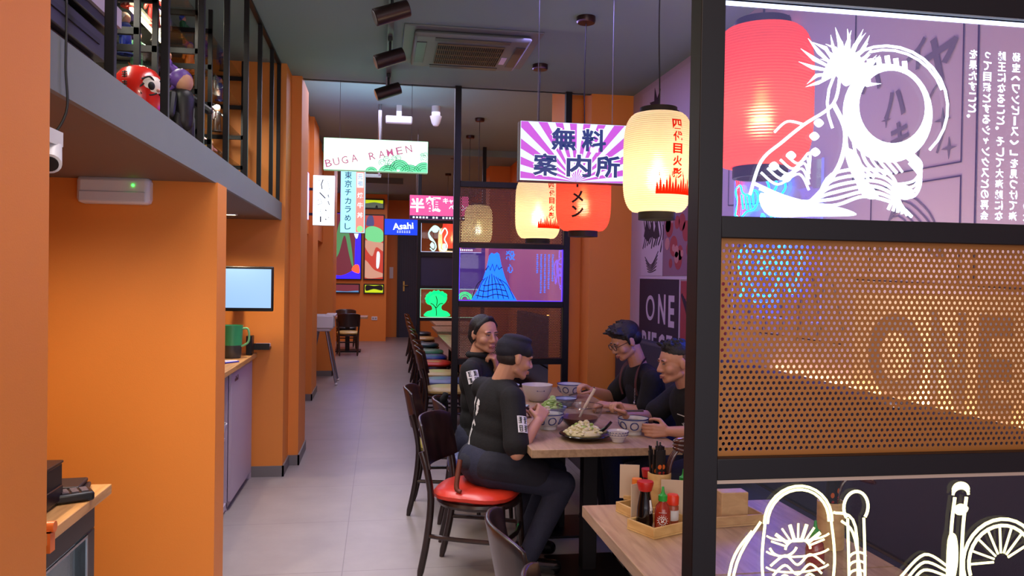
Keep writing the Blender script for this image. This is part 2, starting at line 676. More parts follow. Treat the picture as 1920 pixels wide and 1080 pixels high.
t = thing('wall_print', 'comic style wall print in pale lilac panels covering the right wall above the bench', 'wall print', (2.25, 4.5, 1.1))


def mpart(name, mb, m):
    for i, p in enumerate(mb.v):
        mb.v[i] = (p[0] - 2.25, p[1] - 4.5, p[2] - 1.1)
    return part(t, name, mb, m)


def wrect(mb, y0, y1, z0, z1, d=0.002):
    return mb.bb(2.249 - d, 2.249, min(y0, y1), max(y0, y1), z0, z1)


def wline(mb, pts, r, n=5, sm=True):
    P = [(2.2465, p[0], p[1]) for p in pts]
    return mb.tube(catmull(P, n) if sm and len(P) > 2 else P, r, 6, flat=(1, 0, 0))


mpart('title_panel', wrect(MB(), 6.73, 5.80, 0.95, 1.612), INK)
mb = MB()
mb.lathe([(0.075, 0), (0.105, 0), (0.105, 0.003), (0.075, 0.003)], 28, wallM(6.44, 1.37, 2.2465), close=True)
for ch, y, z, w, h in (('N', 6.16, 1.37, 0.17, 0.24), ('E', 5.945, 1.36, 0.13, 0.25), ('P', 6.58, 1.065, 0.12, 0.21), ('I', 6.45, 1.065, 0.06, 0.21),
                       ('E', 6.33, 1.065, 0.12, 0.21), ('C', 6.16, 1.065, 0.15, 0.21), ('E', 5.98, 1.065, 0.13, 0.21)):
    mb.text(ch, wallM(y, z, 2.2465), w, h, bold=0.03)
mpart('title_lettering', mb, PALE)
mpart('ink_panel', wrect(MB(), 6.70, 6.19, 1.64, 2.135), PALE)
mb = MB()
rnd = random.Random(3)
for k in range(9):
    y = 6.64 - k * 0.055
    wline(mb, [(y, 2.11), (y - 0.03 + rnd.uniform(-.02, .02), 1.98), (y + 0.02, 1.86 + rnd.uniform(-.03, .05))], 0.007 + 0.006 * rnd.random())
for k in range(6):
    wline(mb, [(6.60 - k * 0.015, 1.80 - k * 0.025), (6.44, 1.70 - k * 0.012 + 0.03), (6.27 + k * 0.01, 1.84 - k * 0.03)], 0.005)
mb.prism([(-.2, .1), (-.13, .24), (-.05, .13), (0, .22), (.06, .12), (.13, .23), (.2, .08), (.1, .06), (0, .09), (-.1, .05)], 0.002, wallM(6.44, 1.88, 2.2475))
mpart('ink_drawing', mb, INK)
mpart('colour_panel', wrect(MB(), 6.16, 5.20, 1.64, 2.16), MAUVE)
mb = MB()
for k in range(11):
    y, z, r = rnd.uniform(5.3, 6.08), rnd.uniform(1.70, 2.08), rnd.uniform(0.03, 0.085)
    mb.lathe([(0, 0), (r, 0), (r, 0.0015), (0, 0.0015)], 18, wallM(y, z, 2.2475))
mpart('colour_drawing', mb, CRIM)
mb = MB()
for k in range(9):
    y, z, r = rnd.uniform(5.3, 6.08), rnd.uniform(1.70, 2.08), rnd.uniform(0.025, 0.05)
    mb.lathe([(0, 0), (r, 0), (r, 0.0018), (0, 0.0018)], 14, wallM(y, z, 2.247))
mpart('colour_drawing', mb, PINKP)
mpart('dark_panel', wrect(MB(), 5.76, 4.95, 0.95, 1.60), CRIM)
mb = MB()
for k in range(8):
    wline(mb, [(5.74 - k * 0.03, 1.5 - k * .02), (5.6 - k * 0.03, 1.3), (5.62 - k * 0.05, 1.1), (5.5 - k * .05, .98)], 0.016)
mpart('dark_drawing', mb, INK)
mpart('tall_panel', wrect(MB(), 6.74, 5.05, 2.20, 3.22), PALE)
mb = MB()
mb.prism([(-.10, -.25), (-.09, .02), (-.15, 0), (-.08, .10), (-.14, .16), (-.03, .15), (-.02, .26), (.04, .16), (.12, .22), (.09, .10), (.16, .04), (.09, .02), (.10, -.25), (.03, -.10), (0, -.2), (-.03, -.1)], 0.002, wallM(6.40, 2.95, 2.2475))
for k in range(3):
    wline(mb, [(6.20 - .0 * k, 2.6), (6.05, 2.86 - k * .1), (5.86, 2.9 - k * .1), (5.72 + k * .03, 2.66)], 0.006)
wline(mb, [(5.62, 3.2), (5.62, 2.4)], 0.004)
for k in range(5):
    wline(mb, [(5.5 - k * .07, 3.1 - k * .05), (5.46 - k * .07, 2.7), (5.5 - k * .05, 2.5)], 0.007)
for k in range(4):
    wline(mb, [(5.55, 3.15 - k * .1), (5.3, 3.0 - k * .12), (5.1, 3.02 - k * .1)], 0.005)
mpart('tall_drawing', mb, INK)
mb = MB()
for P in ([(6.74, 2.18), (5.05, 2.20)], [(6.74, 1.625), (5.0, 1.615)], [(6.175, 2.16), (6.175, 1.63)], [(5.78, 1.61), (5.78, 0.95)]):
    wline(mb, P, 0.011, sm=False)
mpart('panel_border', mb, PALE)
# the panels nearest the shop front
mb = MB()
for P in ([(4.95, 3.2), (4.95, 2.10), (3.6, 2.02)], [(3.55, 2.93), (3.55, 2.095), (2.82, 2.085), (2.82, 2.66), (3.55, 2.93)],
          [(3.40, 1.66), (3.40, 2.035), (2.82, 2.03), (2.82, 1.6)], [(4.9, 1.98), (4.9, 1.2)], [(3.55, 3.2), (3.55, 2.97), (2.80, 2.70), (2.30, 2.85)],
          [(2.74, 3.0), (2.74, 1.6), (1.9, 1.55)], [(4.9, 1.30), (3.6, 1.30)], [(3.52, 1.62), (1.8, 1.57)]):
    wline(mb, P, 0.004, sm=False)
mpart('panel_border', mb, INK)
mb = MB()
for ch, y, z, s in (('ハ', 3.42, 2.56, .13), ('ハ', 3.24, 2.40, .12), ('イ', 3.10, 2.58, .13), ('ヤ', 2.95, 2.52, .2), ('キ', 3.2, 2.25, .13), ('イ', 3.36, 2.20, .11)):
    mb.text(ch, wallM(y, z, 2.2465), None, s, bold=0.03)
mpart('sound_lettering', mb, GINK)
mb = MB()
for y, z, s in ((2.93, 2.27, .05), (2.89, 2.15, .045), (3.30, 2.34, .035)):
    mb.prism([(0, s), (s * .15, s * .15), (s, 0), (s * .15, -s * .15), (0, -s), (-s * .15, -s * .15), (-s, 0), (-s * .15, s * .15)], 0.002, wallM(y, z, 2.2475))
for k in range(5):
    wline(mb, [(3.34, 1.7 + k * .03), (3.2, 1.98 - k * .02), (3.0, 1.9 - k * .04), (2.9, 1.7)], 0.004)
wline(mb, [(3.08, 2.14), (3.02, 2.36), (2.94, 2.42), (2.90, 2.30), (2.96, 2.14)], 0.006)
for k in range(7):
    wline(mb, [(4.8 - k * .1, 3.1), (4.7 - k * .12, 2.7), (4.85 - k * .14, 2.3)], 0.006)
for k in range(6):
    wline(mb, [(4.85 - k * .2, 1.28), (4.75 - k * .2, 1.9 - .05 * k), (4.6 - k * .2, 1.35)], 0.006)
mpart('ink_drawing', mb, GINK)
mpart('title_panel', wrect(MB(), 3.52, 1.75, 0.98, 1.56), CREAM)
mb = MB()
mb.lathe([(0.11, 0), (0.19, 0), (0.19, 0.003), (0.11, 0.003)], 32, wallM(3.20, 1.28, 2.2465), close=True)
for ch, y, w in (('N', 2.87, .2), ('E', 2.62, .17), ('P', 2.38, .17), ('I', 2.22, .07), ('E', 2.06, .17)):
    mb.text(ch, wallM(y, 1.29, 2.2465), w, 0.40, bold=0.03)
mpart('title_lettering', mb, GINK)

# ================================================================ dividing screens
PERF = None


def perforated(w=0.926, h=0.47, px=0.0137, pz=0.0119, r=0.0041):
    """steel sheet with staggered round holes, lower left corner at 0,0"""
    mb = MB()
    bx, bz = 0.006, 0.006
    nx = int((w - 2 * bx) / px - 0.5)
    nz = int((h - 2 * bz) / pz)
    ox = (w - (nx + 0.5) * px) / 2
    oz = (h - nz * pz) / 2
    c8 = [(math.cos(PI / 4 * k), math.sin(PI / 4 * k)) for k in range(8)]
    for j in range(nz):
        s = ox + (px / 2 if j % 2 else 0)
        z0 = oz + j * pz
        for i in range(nx):
            x0 = s + i * px
            cx, cz = x0 + px / 2, z0 + pz / 2
            out = [(px / 2, 0), (px / 2, pz / 2), (0, pz / 2), (-px / 2, pz / 2), (-px / 2, 0), (-px / 2, -pz / 2), (0, -pz / 2), (px / 2, -pz / 2)]
            vs = [(cx + a, 0, cz + b) for a, b in out] + [(cx + a * r, 0, cz + b * r) for a, b in c8]
            mb.add(vs, [(k, (k + 1) % 8, 8 + (k + 1) % 8, 8 + k) for k in range(8)])
        xa, xb = s, s + nx * px
        for a, b in ((0, xa), (xb, w)):
            mb.add([(a, 0, z0), (b, 0, z0), (b, 0, z0 + pz), (a, 0, z0 + pz)], [(0, 1, 2, 3)])
    for a, b in ((0, oz), (oz + nz * pz, h)):
        mb.add([(0, 0, a), (w, 0, a), (w, 0, b), (0, 0, b)], [(0, 1, 2, 3)])
    me = bpy.data.meshes.new('perforated_sheet')
    me.from_pydata(mb.v, [], mb.f)
    bm = bmesh.new()
    bm.from_mesh(me)
    bmesh.ops.remove_doubles(bm, verts=bm.verts, dist=0.00005)
    bm.to_mesh(me)
    bm.free()
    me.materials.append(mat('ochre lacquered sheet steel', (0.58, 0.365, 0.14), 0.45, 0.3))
    return me


PERF = perforated()
PERF_SHADED = PERF.copy()
PERF_SHADED.materials.clear()
PERF_SHADED.materials.append(mat('ochre sheet steel darkened for shade', (0.36, 0.20, 0.14), 0.45, 0.3))  # same sheet in a darker tone: weaker light there put into the colour


def screen(label, x0, y, ztop, rows, posts_to, w=0.934, perf=None, lit=None):
    """rows: (kind, z0, z1) from the top, kinds perf / acryl / solid"""
    t = thing('partition_screen', label, 'divider screen', (x0 - 0.055, y, 0))
    for x in (0.0275, 0.055 + w + 0.0275):
        part(t, 'post', MB().bb(x - 0.0275, x + 0.0275, -0.03, 0.03, 0, posts_to), BLACK, 0.002)
    zs = [ztop]
    for k, a, b in rows:
        zs += [b, a]
    zs.append(rows[-1][1] - 0.05)
    for i in range(0, len(zs) - 1, 2):
        part(t, 'rail', MB().bb(0.055, 0.055 + w, -0.0275, 0.0275, zs[i + 1], zs[i]), BLACK, 0.002)
    res = []
    for k, a, b in rows:
        if k == 'perf':
            o = link('perforated_sheet', perf or PERF, None, t, (0.059, 0, a))
            o.scale = ((w - 0.008) / 0.926, 1, (b - a) / 0.47)
            sm = o.modifiers.new('thickness', 'SOLIDIFY')
            sm.thickness = 0.0018
            sm.offset = 0
        elif k == 'acryl':
            o = part(t, 'acrylic_panel', MB().bb(0.055, 0.055 + w, -0.004, 0.004, a, b), clear('edge lit acrylic %d' % len(MATS), (0.97, 0.97, 0.99), 0.05, 0.02, lit) if lit else ACRYL)
            lit = None
            res.append((o, a, b))
        else:
            o = part(t, 'solid_panel', MB().bb(0.055, 0.055 + w, -0.006, 0.006, a, b), mat('dark blue board', (0.16, 0.16, 0.30), 0.6))
    return t, res


def artM(a):
    return frame((0.055, -0.0045, a), (1, 0, 0), (0, 0, 1))


def arts(parent, name, mb, m):
    return part(parent, name, mb, m)


class Art(MB):
    """flat drawing on a panel: x to the right and y up from the panel's lower left corner"""
    def __init__(s, a):
        super().__init__()
        s.M = artM(a)

    def line(s, pts, r=0.004, n=6, closed=False, sm=True):
        P = catmull([(p[0], p[1], 0) for p in pts], n, closed) if sm and len(pts) > 2 else [V((p[0], p[1], 0)) for p in pts]
        P = [s.M @ p for p in P]
        return s.tube(P, r, 6, closed, flat=(0, 1, 0))

    def arc(s, c, r, a0, a1, w=0.004, ry=None):
        ry = ry or r
        n = max(6, int(abs(a1 - a0) / 12))
        return s.line([(c[0] + r * math.cos(math.radians(a0 + (a1 - a0) * k / n)), c[1] + ry * math.sin(math.radians(a0 + (a1 - a0) * k / n))) for k in range(n + 1)], w, 1, sm=False)

    def fill(s, poly):
        return s.prism(poly, 0.0015, s.M)

    def blob(s, pts, n=5):
        return s.fill([(p.x, p.y) for p in catmull([(a, b, 0) for a, b in pts], n, True)])

    def crescent(s, c, r, c2, r2, n=40):
        out = [(c[0] + r * math.cos(2 * PI * k / n), c[1] + r * math.sin(2 * PI * k / n), 0) for k in range(n)]
        inn = [(c2[0] + r2 * math.cos(2 * PI * k / n), c2[1] + r2 * math.sin(2 * PI * k / n), 0) for k in range(n)]
        return s.add(out + inn, [(k, (k + 1) % n, n + (k + 1) % n, n + k) for k in range(n)], s.M)

    def burst(s, c, r0, r1, n, a0, a1, rs):
        """a tuft of pointed leaves"""
        R = random.Random(rs)
        for k in range(n):
            a = math.radians(a0 + (a1 - a0) * k / (n - 1))
            w = 0.16
            L = r1 * R.uniform(0.82, 1.08)
            b = a + R.uniform(-.1, .25)
            s.fill([(c[0] + r0 * math.cos(a - w), c[1] + r0 * math.sin(a - w)), (c[0] + L * .7 * math.cos(a - w * .35), c[1] + L * .7 * math.sin(a - w * .35)), (c[0] + L * math.cos(b), c[1] + L * math.sin(b)),
                    (c[0] + L * .65 * math.cos(a + w * .5), c[1] + L * .65 * math.sin(a + w * .5)), (c[0] + r0 * math.cos(a + w), c[1] + r0 * math.sin(a + w))])
        return s


EDGEW = glow('cool white edge light', (0.80, 0.86, 1.0), 2.6)
ETCHW = glow('engraving lit cool white', (0.88, 0.94, 1.0), 1.9)
ETCHY = glow('engraving lit warm white', (1.0, 0.97, 0.68), 1.7)
EDGEB = glow('violet blue edge light', (0.30, 0.16, 1.0), 2.2)
ETCHB = glow('engraving lit blue', (0.02, 0.34, 1.0), 2.2)
ETCHG = glow('engraving lit green', (0.05, 0.95, 0.50), 1.1)
ETCHC = glow('engraving lit pale cyan', (0.72, 0.98, 0.95), 1.3)

# --- near screen
s1, pn = screen('black steel screen nearest the shop front with a glowing moon and pine engraving', 0.727, 1.66, 2.275,
                [('acryl', 1.742, 2.215), ('perf', 1.215, 1.695), ('acryl', 0.70, 1.168)], 3.27, lit=(.014, .012, .045))
o, a, b = pn[0]
H1 = b - a
g = Art(a)
# pine tuft, moon, flowing water
g.burst((0.285, 0.330), 0.01, 0.105, 15, -20, 205, 5)
g.burst((0.305, 0.345), 0.01, 0.085, 9, 10, 170, 8)
g.blob([(.24, .31), (.26, .36), (.30, .385), (.34, .36), (.36, .31), (.33, .325), (.30, .30), (.27, .325)])
g.crescent((0.405, 0.245), 0.112, (0.415, 0.260), 0.082)
g.arc((0.405, 0.262), 0.150, -45, 205, 0.0035, 0.135)
g.arc((0.405, 0.262), 0.142, 20, 110, 0.003, 0.126)
for k in range(5):
    g.line([(.355 + k * .022, .375 - abs(k - 2) * .005), (.362 + k * .021, .350 - abs(k - 2) * .006)], 0.007)
# branch of the pine with twigs
g.line([(.285, .33), (.27, .26), (.20, .21), (.15, .17), (.10, .125), (.075, .05)], 0.004)
g.line([(.27, .26), (.30, .20), (.29, .13), (.25, .07), (.21, .03)], 0.006)
g.line([(.20, .21), (.16, .215), (.13, .19)], 0.003)
for (x, y) in ((.235, .215), (.225, .185), (.228, .15), (.17, .14), (.13, .115), (.16, .09)):
    g.blob([(x - .012, y), (x, y + .010), (x + .012, y), (x, y - .010)])
for k in range(5):
    g.line([(.10 + .015 * k, .10 + .01 * k), (.14 + .012 * k, .075 + .012 * k), (.19 + .006 * k, .10 + .012 * k), (.215, .065 + .012 * k)], 0.003)
# waves
for k in range(6):
    g.line([(.085 + .012 * k, .075 - .010 * k), (.17 + .01 * k, .045 - .005 * k), (.27, .032 + .014 * k), (.35 + .008 * k, .075 + .012 * k - .02), (.43, .040 + .008 * k), (.47 - .012 * k, .012 + .003 * k)], 0.0042)
g.blob([(.10, .055), (.18, .030), (.28, .03), (.33, .012), (.22, .006), (.12, .006)])
g.blob([(.33, .10), (.36, .085), (.385, .055), (.36, .05), (.335, .07)])
for k in range(7):
    g.line([(.30 + .018 * k, .20 - .010 * k), (.315 + .018 * k, .135), (.36 + .014 * k, .095 + .003 * k)], 0.003 + .0006 * (k % 3))
g.blob([(.30, .16), (.33, .15), (.35, .10), (.33, .09), (.31, .12)])
for k in range(4):
    g.line([(.46 - .006 * k, .135 + .012 * k), (.49, .10 + .012 * k), (.475, .06 + .012 * k), (.43, .055 + .01 * k)], 0.0035)
g.blob([(.415, .07), (.45, .085), (.475, .065), (.45, .05)])
arts(o, 'engraved_drawing', g, ETCHW)
g = Art(a)
cols = ['を果たすこと。', 'って目標とするシャンクスとの再会', '賊王になること、そして大海賊にな', '秘宝（ワンピース）」を見つけて海', '代」の一人。夢は「ひとつなぎの大']
for i, cc in enumerate(cols):
    for j, ch in enumerate(cc):
        sz = 0.021
        x, y = 0.617 + 0.0375 * i, H1 - 0.082 - 0.0247 * j
        if ch in '。、':
            g.blob([(x - .013, y + .006), (x - .009, y + .010), (x - .005, y + .006), (x - .009, y + .002)])
        elif ch in 'ー一':
            g.line([(x, y - .010), (x, y + .010)], 0.0026)
        elif ch in '（）':
            sg = 1 if ch == '（' else -1
            g.line([(x - .010, y - .003 * sg), (x, y + .004 * sg), (x + .010, y - .003 * sg)], 0.0022)
        elif ch == '「':
            g.line([(x - .009, y + .004), (x + .009, y + .004), (x + .009, y - .006)], 0.0022, sm=False)
        elif ch == '」':
            g.line([(x - .009, y + .006), (x - .009, y - .004), (x + .009, y - .004)], 0.0022, sm=False)
        else:
            q = 0.7 if ch in 'っャ' else 1
            g.text(ch, artM(a) @ Matrix.Translation((x, y, 0.001)), sz * q, sz * q, bold=0.028, depth=0.0, mirror=True)
arts(o, 'engraved_lettering', g, ETCHW)
arts(o, 'edge_light', MB().bb(0.057, 0.063, -0.006, 0.006, a, b).bb(0.057, 0.98, -0.006, 0.006, b - 0.008, b - 0.002), EDGEW)
part(s1, 'edge_strip', MB().bb(0.06, 0.98, -0.010, 0.010, b, b + 0.010).bb(0.06, 0.98, -0.010, 0.010, a - 0.012, a), mat('aluminium channel', (0.75, 0.66, 0.58), 0.45, 0.3))
o, a, b = pn[1]
g = Art(a)
H2 = b - a
# a paper lantern, fans and waves in outline
for r in (0.082, 0.074):
    g.arc((0.205, H2 - 0.105), r, 0, 180, 0.0035)
g.arc((0.17, H2 - 0.15), 0.034, 200, 340, 0.003, .03)
g.line([(.125, H2 - .105), (.12, H2 - .20), (.14, H2 - .33)], 0.0035)
g.line([(.285, H2 - .105), (.295, H2 - .20), (.28, H2 - .33)], 0.0035)
for k in range(4):
    g.arc((0.205, H2 - 0.125 - .035 * k), 0.080, 200, 340, 0.0025, .022)
for k in range(9):
    an = math.radians(20 + 17.5 * k)
    g.line([(.205 + .030 * math.cos(an), H2 - .165 + .022 * math.sin(an)), (.205 + .068 * math.cos(an), H2 - .165 + .058 * math.sin(an))], .0045 if k % 2 else .0025)
g.arc((.205, H2 - .165), .030, 0, 180, .003, .022)
for k in range(2):
    g.line([(.115 - .02 * k, H2 - .10 - .02 * k), (.06 - .012 * k, H2 - .19), (.035 - .005 * k, H2 - .34)], 0.0035)
    g.line([(.29 + .02 * k, H2 - .085 - .02 * k), (.345, H2 - .12 - .03 * k), (.355 + .02 * k, H2 - .34)], 0.0035)
for k in range(4):
    g.line([(.140 + .006 * k, H2 - .20 - .022 * k), (.175, H2 - .178 - .022 * k), (.205, H2 - .20 - .022 * k), (.235, H2 - .178 - .022 * k), (.27 - .006 * k, H2 - .20 - .022 * k)], .003)
g.arc((.345, H2 - .075), 0.030, -40, 220, 0.004, .036)
g.line([(.325, H2 - .10), (.33, H2 - .20), (.335, H2 - .34)], 0.0035)
g.line([(.365, H2 - .10), (.37, H2 - .20), (.372, H2 - .34)], 0.0035)
for k in range(3):
    g.arc((.352, H2 - .19 - .02 * k), 0.02, 10, 170, 0.003, .012)
# bamboo stalk and waves at the right
for x in (.595, .625):
    g.line([(x, H2 - .06), (x - .008, H2 - .15), (x - .01, H2 - .34)], 0.0045)
for k in range(3):
    g.arc((.61, H2 - .055 + .006 * k), 0.02, 0, 180, 0.0035, .016)
g.blob([(.592, H2 - .085), (.61, H2 - .075), (.63, H2 - .085), (.62, H2 - .10), (.60, H2 - .10)])
g.blob([(.578, H2 - .16), (.60, H2 - .15), (.605, H2 - .22), (.58, H2 - .30)])
for k in range(4):
    g.line([(.46 + .012 * k, H2 - .24 - .01 * k), (.52, H2 - .19 - .018 * k), (.58, H2 - .22 - .012 * k)], 0.0035)
for r in (.10, .085):
    g.arc((.72, H2 - .215), r, 20, 200, 0.0045)
for k in range(8):
    an = math.radians(28 + 22 * k)
    g.line([(.72 + .02 * math.cos(an), H2 - .215 + .02 * math.sin(an)), (.72 + .080 * math.cos(an), H2 - .215 + .080 * math.sin(an))], .003)
arts(o, 'engraved_drawing', g, ETCHY)
arts(o, 'edge_light', MB().bb(0.058, 0.062, -0.006, 0.006, a, b), ETCHY)
part(s1, 'edge_strip', MB().bb(0.06, 0.98, -0.010, 0.010, b - 0.012, b), mat('aluminium channel', (0.75, 0.66, 0.58), 0.45, 0.3))

# --- middle screen behind the people
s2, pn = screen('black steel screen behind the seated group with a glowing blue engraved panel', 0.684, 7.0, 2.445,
                [('perf', 1.905, 2.395), ('acryl', 1.398, 1.862), ('perf', 0.888, 1.348)], 3.62, perf=PERF_SHADED, lit=(.020, .008, .075))
o, a, b = pn[0]
g = Art(a)
hh = b - a
g.fill([(.11, .004), (.17, .10), (.215, .20), (.245, .30), (.265, .40), (.285, .425), (.31, .415), (.335, .43), (.355, .415), (.375, .32), (.41, .21), (.46, .10), (.52, .004)])
arts(o, 'engraved_drawing', g, ETCHB)
g2 = Art(a)
g2.line([(.235, .27), (.26, .31), (.275, .27), (.295, .325), (.315, .265), (.335, .32), (.355, .28), (.38, .30)], .006, sm=False)
for k in range(9):
    x = .29 + .018 * (k - 4)
    g2.line([(x, .24 - .012 * abs(k - 4)), (.31 + .034 * (k - 4.4), .14), (.315 + .047 * (k - 4.2), .02)], .0035)
for k in range(3):
    g2.line([(.15 + .03 * k, .05 + .045 * k), (.24, .035 + .05 * k), (.33, .06 + .045 * k), (.44 - .02 * k, .04 + .05 * k)], .0045)
g2.M = frame((0.055, -0.0062, a), (1, 0, 0), (0, 0, 1))
for i in range(len(g2.v)):
    p = g2.v[i]
    g2.v[i] = (p[0], p[1] - 0.0025, p[2])
arts(o, 'drawing_lines', g2, mat('dark blue engraving', (0.02, 0.03, 0.16), 0.6))
g = Art(a)
g.text('殺', artM(a) @ Matrix.Translation((.455, .405, 0.001)), .085, .085, bold=.02, depth=0)
g.text('心', artM(a) @ Matrix.Translation((.455, .29, 0.001)), .05, .08, bold=.02, depth=0)
rnd = random.Random(12)
for i in range(5):
    x = .70 + .035 * i
    n = (10, 20, 20, 18, 14)[i]
    for j in range(n):
        y = hh - .05 - .0175 * j
        for q in range(rnd.choice((2, 2, 3))):
            g.line([(x - .009, y + .005 - .005 * q), (x + .009 * rnd.uniform(.3, 1), y + .005 - .005 * q)], 0.0016)
        g.line([(x + rnd.uniform(-.006, .006), y + .006), (x + rnd.uniform(-.006, .006), y - .007)], 0.0018)
arts(o, 'engraved_lettering', g, glow('lettering lit blue', (0.12, 0.45, 1.0), 1.2))
g = Art(a)
for r in (.062, .048, .03):
    g.arc((.055, .012), r, 0, 180, .005)
g.burst((.115, .045), .004, .03, 7, 20, 340, 4)
arts(o, 'engraved_emblem', g, ETCHG)
arts(o, 'edge_light', MB().bb(0.055, 0.061, -0.006, 0.006, a, b).bb(0.979, 0.985, -0.006, 0.006, a, b).bb(0.055, 0.985, -0.006, 0.006, a, a + .006), EDGEB)
g = Art(a)
for j in range(7):
    x = .012 + .0165 * j
    g.line([(x, hh - .012), (x, hh - .026)], .002)
    g.line([(x - .005, hh - .016), (x + .005, hh - .016 - .004 * (j % 2))], .0018)
    g.line([(x - .004, hh - .025), (x + .005, hh - .025)], .0018)
arts(o, 'engraved_lettering', g, ETCHW)

# --- far screen
s3, pn = screen('black steel screen far down the room with a bright green engraved panel', 0.614, 12.3, 2.47,
                [('acryl', 1.985, 2.425), ('solid', 1.47, 1.91), ('acryl', 0.98, 1.425)], 3.62)
o, a, b = pn[0]
g = Art(a)
for k in range(3):
    g.line([(.14, .06), (.19, .02), (.23, .07), (.21, .15), (.14, .20 + .02 * k), (.12, .30), (.20, .40 - .02 * k), (.28, .36), (.30, .28), (.36, .37), (.40, .30), (.36, .20), (.40, .11), (.38, .03), (.30, .04), (.29, .13)], 0.010)
g.blob([(.17, .33), (.21, .40), (.27, .37), (.25, .31), (.20, .30)])
g.blob([(.33, .06), (.37, .04), (.38, .12), (.34, .13)])
g.blob([(.14, .10), (.19, .05), (.21, .10), (.17, .15)])
arts(o, 'engraved_drawing', g, ETCHC)
arts(o, 'edge_light', MB().bb(0.055, 0.063, -0.006, 0.006, a, b).bb(0.055, 0.985, -0.006, 0.006, a, a + .008), glow('dim white edge light', (.8, .85, 1), .8))
o, a, b = pn[1]
g = Art(a)
g.blob([(.08, .02), (.10, .09), (.18, .12), (.17, .18), (.10, .22), (.10, .30), (.16, .36), (.24, .41), (.34, .39), (.41, .32), (.39, .24), (.33, .18), (.34, .12), (.42, .09), (.44, .02)], 5)
for k in range(8):
    c = (.255 + .15 * math.cos(.6 + k * .42), .29 + .10 * math.sin(.6 + k * .42))
    g.blob([(c[0] - .035, c[1]), (c[0], c[1] + .035), (c[0] + .035, c[1]), (c[0], c[1] - .035)])
arts(o, 'engraved_drawing', g, ETCHG)
g = Art(a)
for pts in ([(.25, .03), (.25, .10), (.24, .17)], [(.24, .15), (.20, .20), (.16, .22)], [(.25, .15), (.30, .21), (.35, .22)], [(.25, .18), (.26, .26), (.24, .33)]):
    g.line(pts, .007)
for i in range(len(g.v)):
    p = g.v[i]
    g.v[i] = (p[0], p[1] - 0.004, p[2])
arts(o, 'drawing_lines', g, mat('dark green engraving', (.02, .12, .07), .6))
arts(o, 'edge_light', MB().bb(0.055, 0.063, -0.006, 0.006, a, b).bb(0.055, 0.985, -0.006, 0.006, a, a + .008).bb(0.055, 0.985, -0.006, 0.006, b - .006, b), glow('dim green white edge light', (.7, 1, .85), .8))

# ================================================================ bench, tables, chairs
UPH = mat('dark blue grey upholstery', (0.20, 0.20, 0.27), 0.7, bump=0.1)


def bench(y0, y1, label):
    t = thing('banquette_bench', label, 'bench', (1.9, (y0 + y1) / 2, 0), 0)
    h = (y1 - y0) / 2
    part(t, 'base', MB().bb(-0.22, 0.34, -h, h, 0, 0.36), mat('dark laminate', (0.12, 0.11, 0.13), 0.5))
    part(t, 'seat_cushion', MB().bb(-0.27, 0.22, -h, h, 0.36, 0.47), UPH, 0.03)
    part(t, 'backrest', MB().bb(0.20, 0.315, -h, h, 0.47, 1.11), UPH, 0.02)


bench(1.72, 6.96, 'dark upholstered wall bench the two men on the right sit on')
bench(7.98, 12.2, 'dark upholstered wall bench behind the middle steel screen')


def table(x0, x1, y0, y1, label, col, prop, cols=(0.5,)):
    t = thing('dining_table', label, 'table', ((x0 + x1) / 2, (y0 + y1) / 2, 0), 0, None)
    a, b = (x1 - x0) / 2, (y1 - y0) / 2
    part(t, 'tabletop', MB().bb(-a, a, -b, b, 0.708, 0.75), col, 0.003)
    for c in cols:
        y = -b + 2 * b * c
        part(t, 'column', MB().bb(-0.04, 0.04, y - 0.04, y + 0.04, 0.012, 0.70), BLACK, 0.003)
        part(t, 'top_plate', MB().bb(-0.2, 0.2, y - 0.15, y + 0.15, 0.70, 0.708), BLACK)
        part(t, 'base_plate', MB().bb(-0.2, 0.2, y - 0.22, y + 0.22, 0, 0.014), BLACK, 0.003)
    return t


table(0.755, 1.545, 3.89, 4.64, 'oak topped table at the near end of the meal, under the glass bowl', OAK, 0)
table(0.75, 1.545, 4.644, 5.39, 'oak topped middle table of the shared meal, in front of the woman', OAK, 0)
table(0.75, 1.545, 5.394, 6.14, 'oak topped table at the far end of the shared meal with the white bowl', OAK, 0)
table(0.762, 1.545, 2.18, 2.915, 'empty oak topped table carrying the sauce trays, beside the near screen', OAK, 0)
table(0.762, 1.545, 1.72, 2.176, 'small oak topped table seen through the lower engraved panel of the near screen', OAK, 0)
table(0.86, 1.60, 8.3, 10.0, 'oak topped table with red seated chair just behind the middle screen', OAK, 0, (0.25, 0.75))
table(0.86, 1.60, 10.03, 11.9, 'oak topped table in the middle of the far row of chairs', OAK, 0, (0.25, 0.75))
table(0.90, 1.66, 12.55, 13.9, 'oak topped table beside the green lit engraved panel', OAK, 0, (0.5,))
table(1.0, 1.70, 14.2, 16.2, 'oak topped table furthest down the row, lit green', OAK, 0, (0.5,))


def chair_seat_mat(name, c):
    return mat(name, c, 0.38, bump=0.05, bscale=60, coat=0.1)


SEATS = {'red': chair_seat_mat('red leatherette', (0.80, 0.20, 0.12)), 'olive': chair_seat_mat('olive yellow leatherette', (0.66, 0.62, 0.22)),
         'cream': chair_seat_mat('cream yellow leatherette', (0.80, 0.71, 0.42)), 'slate': chair_seat_mat('slate blue leatherette', (0.40, 0.46, 0.60)),
         'green': chair_seat_mat('bottle green leatherette', (0.20, 0.48, 0.34)), 'blue': chair_seat_mat('royal blue leatherette', (0.14, 0.22, 0.52)),
         'teal': chair_seat_mat('dark teal leatherette', (0.10, 0.27, 0.31)), 'tan': chair_seat_mat('tan leatherette', (0.72, 0.56, 0.30)), 'dark': chair_seat_mat('dark leatherette', (0.12, 0.13, 0.16))}

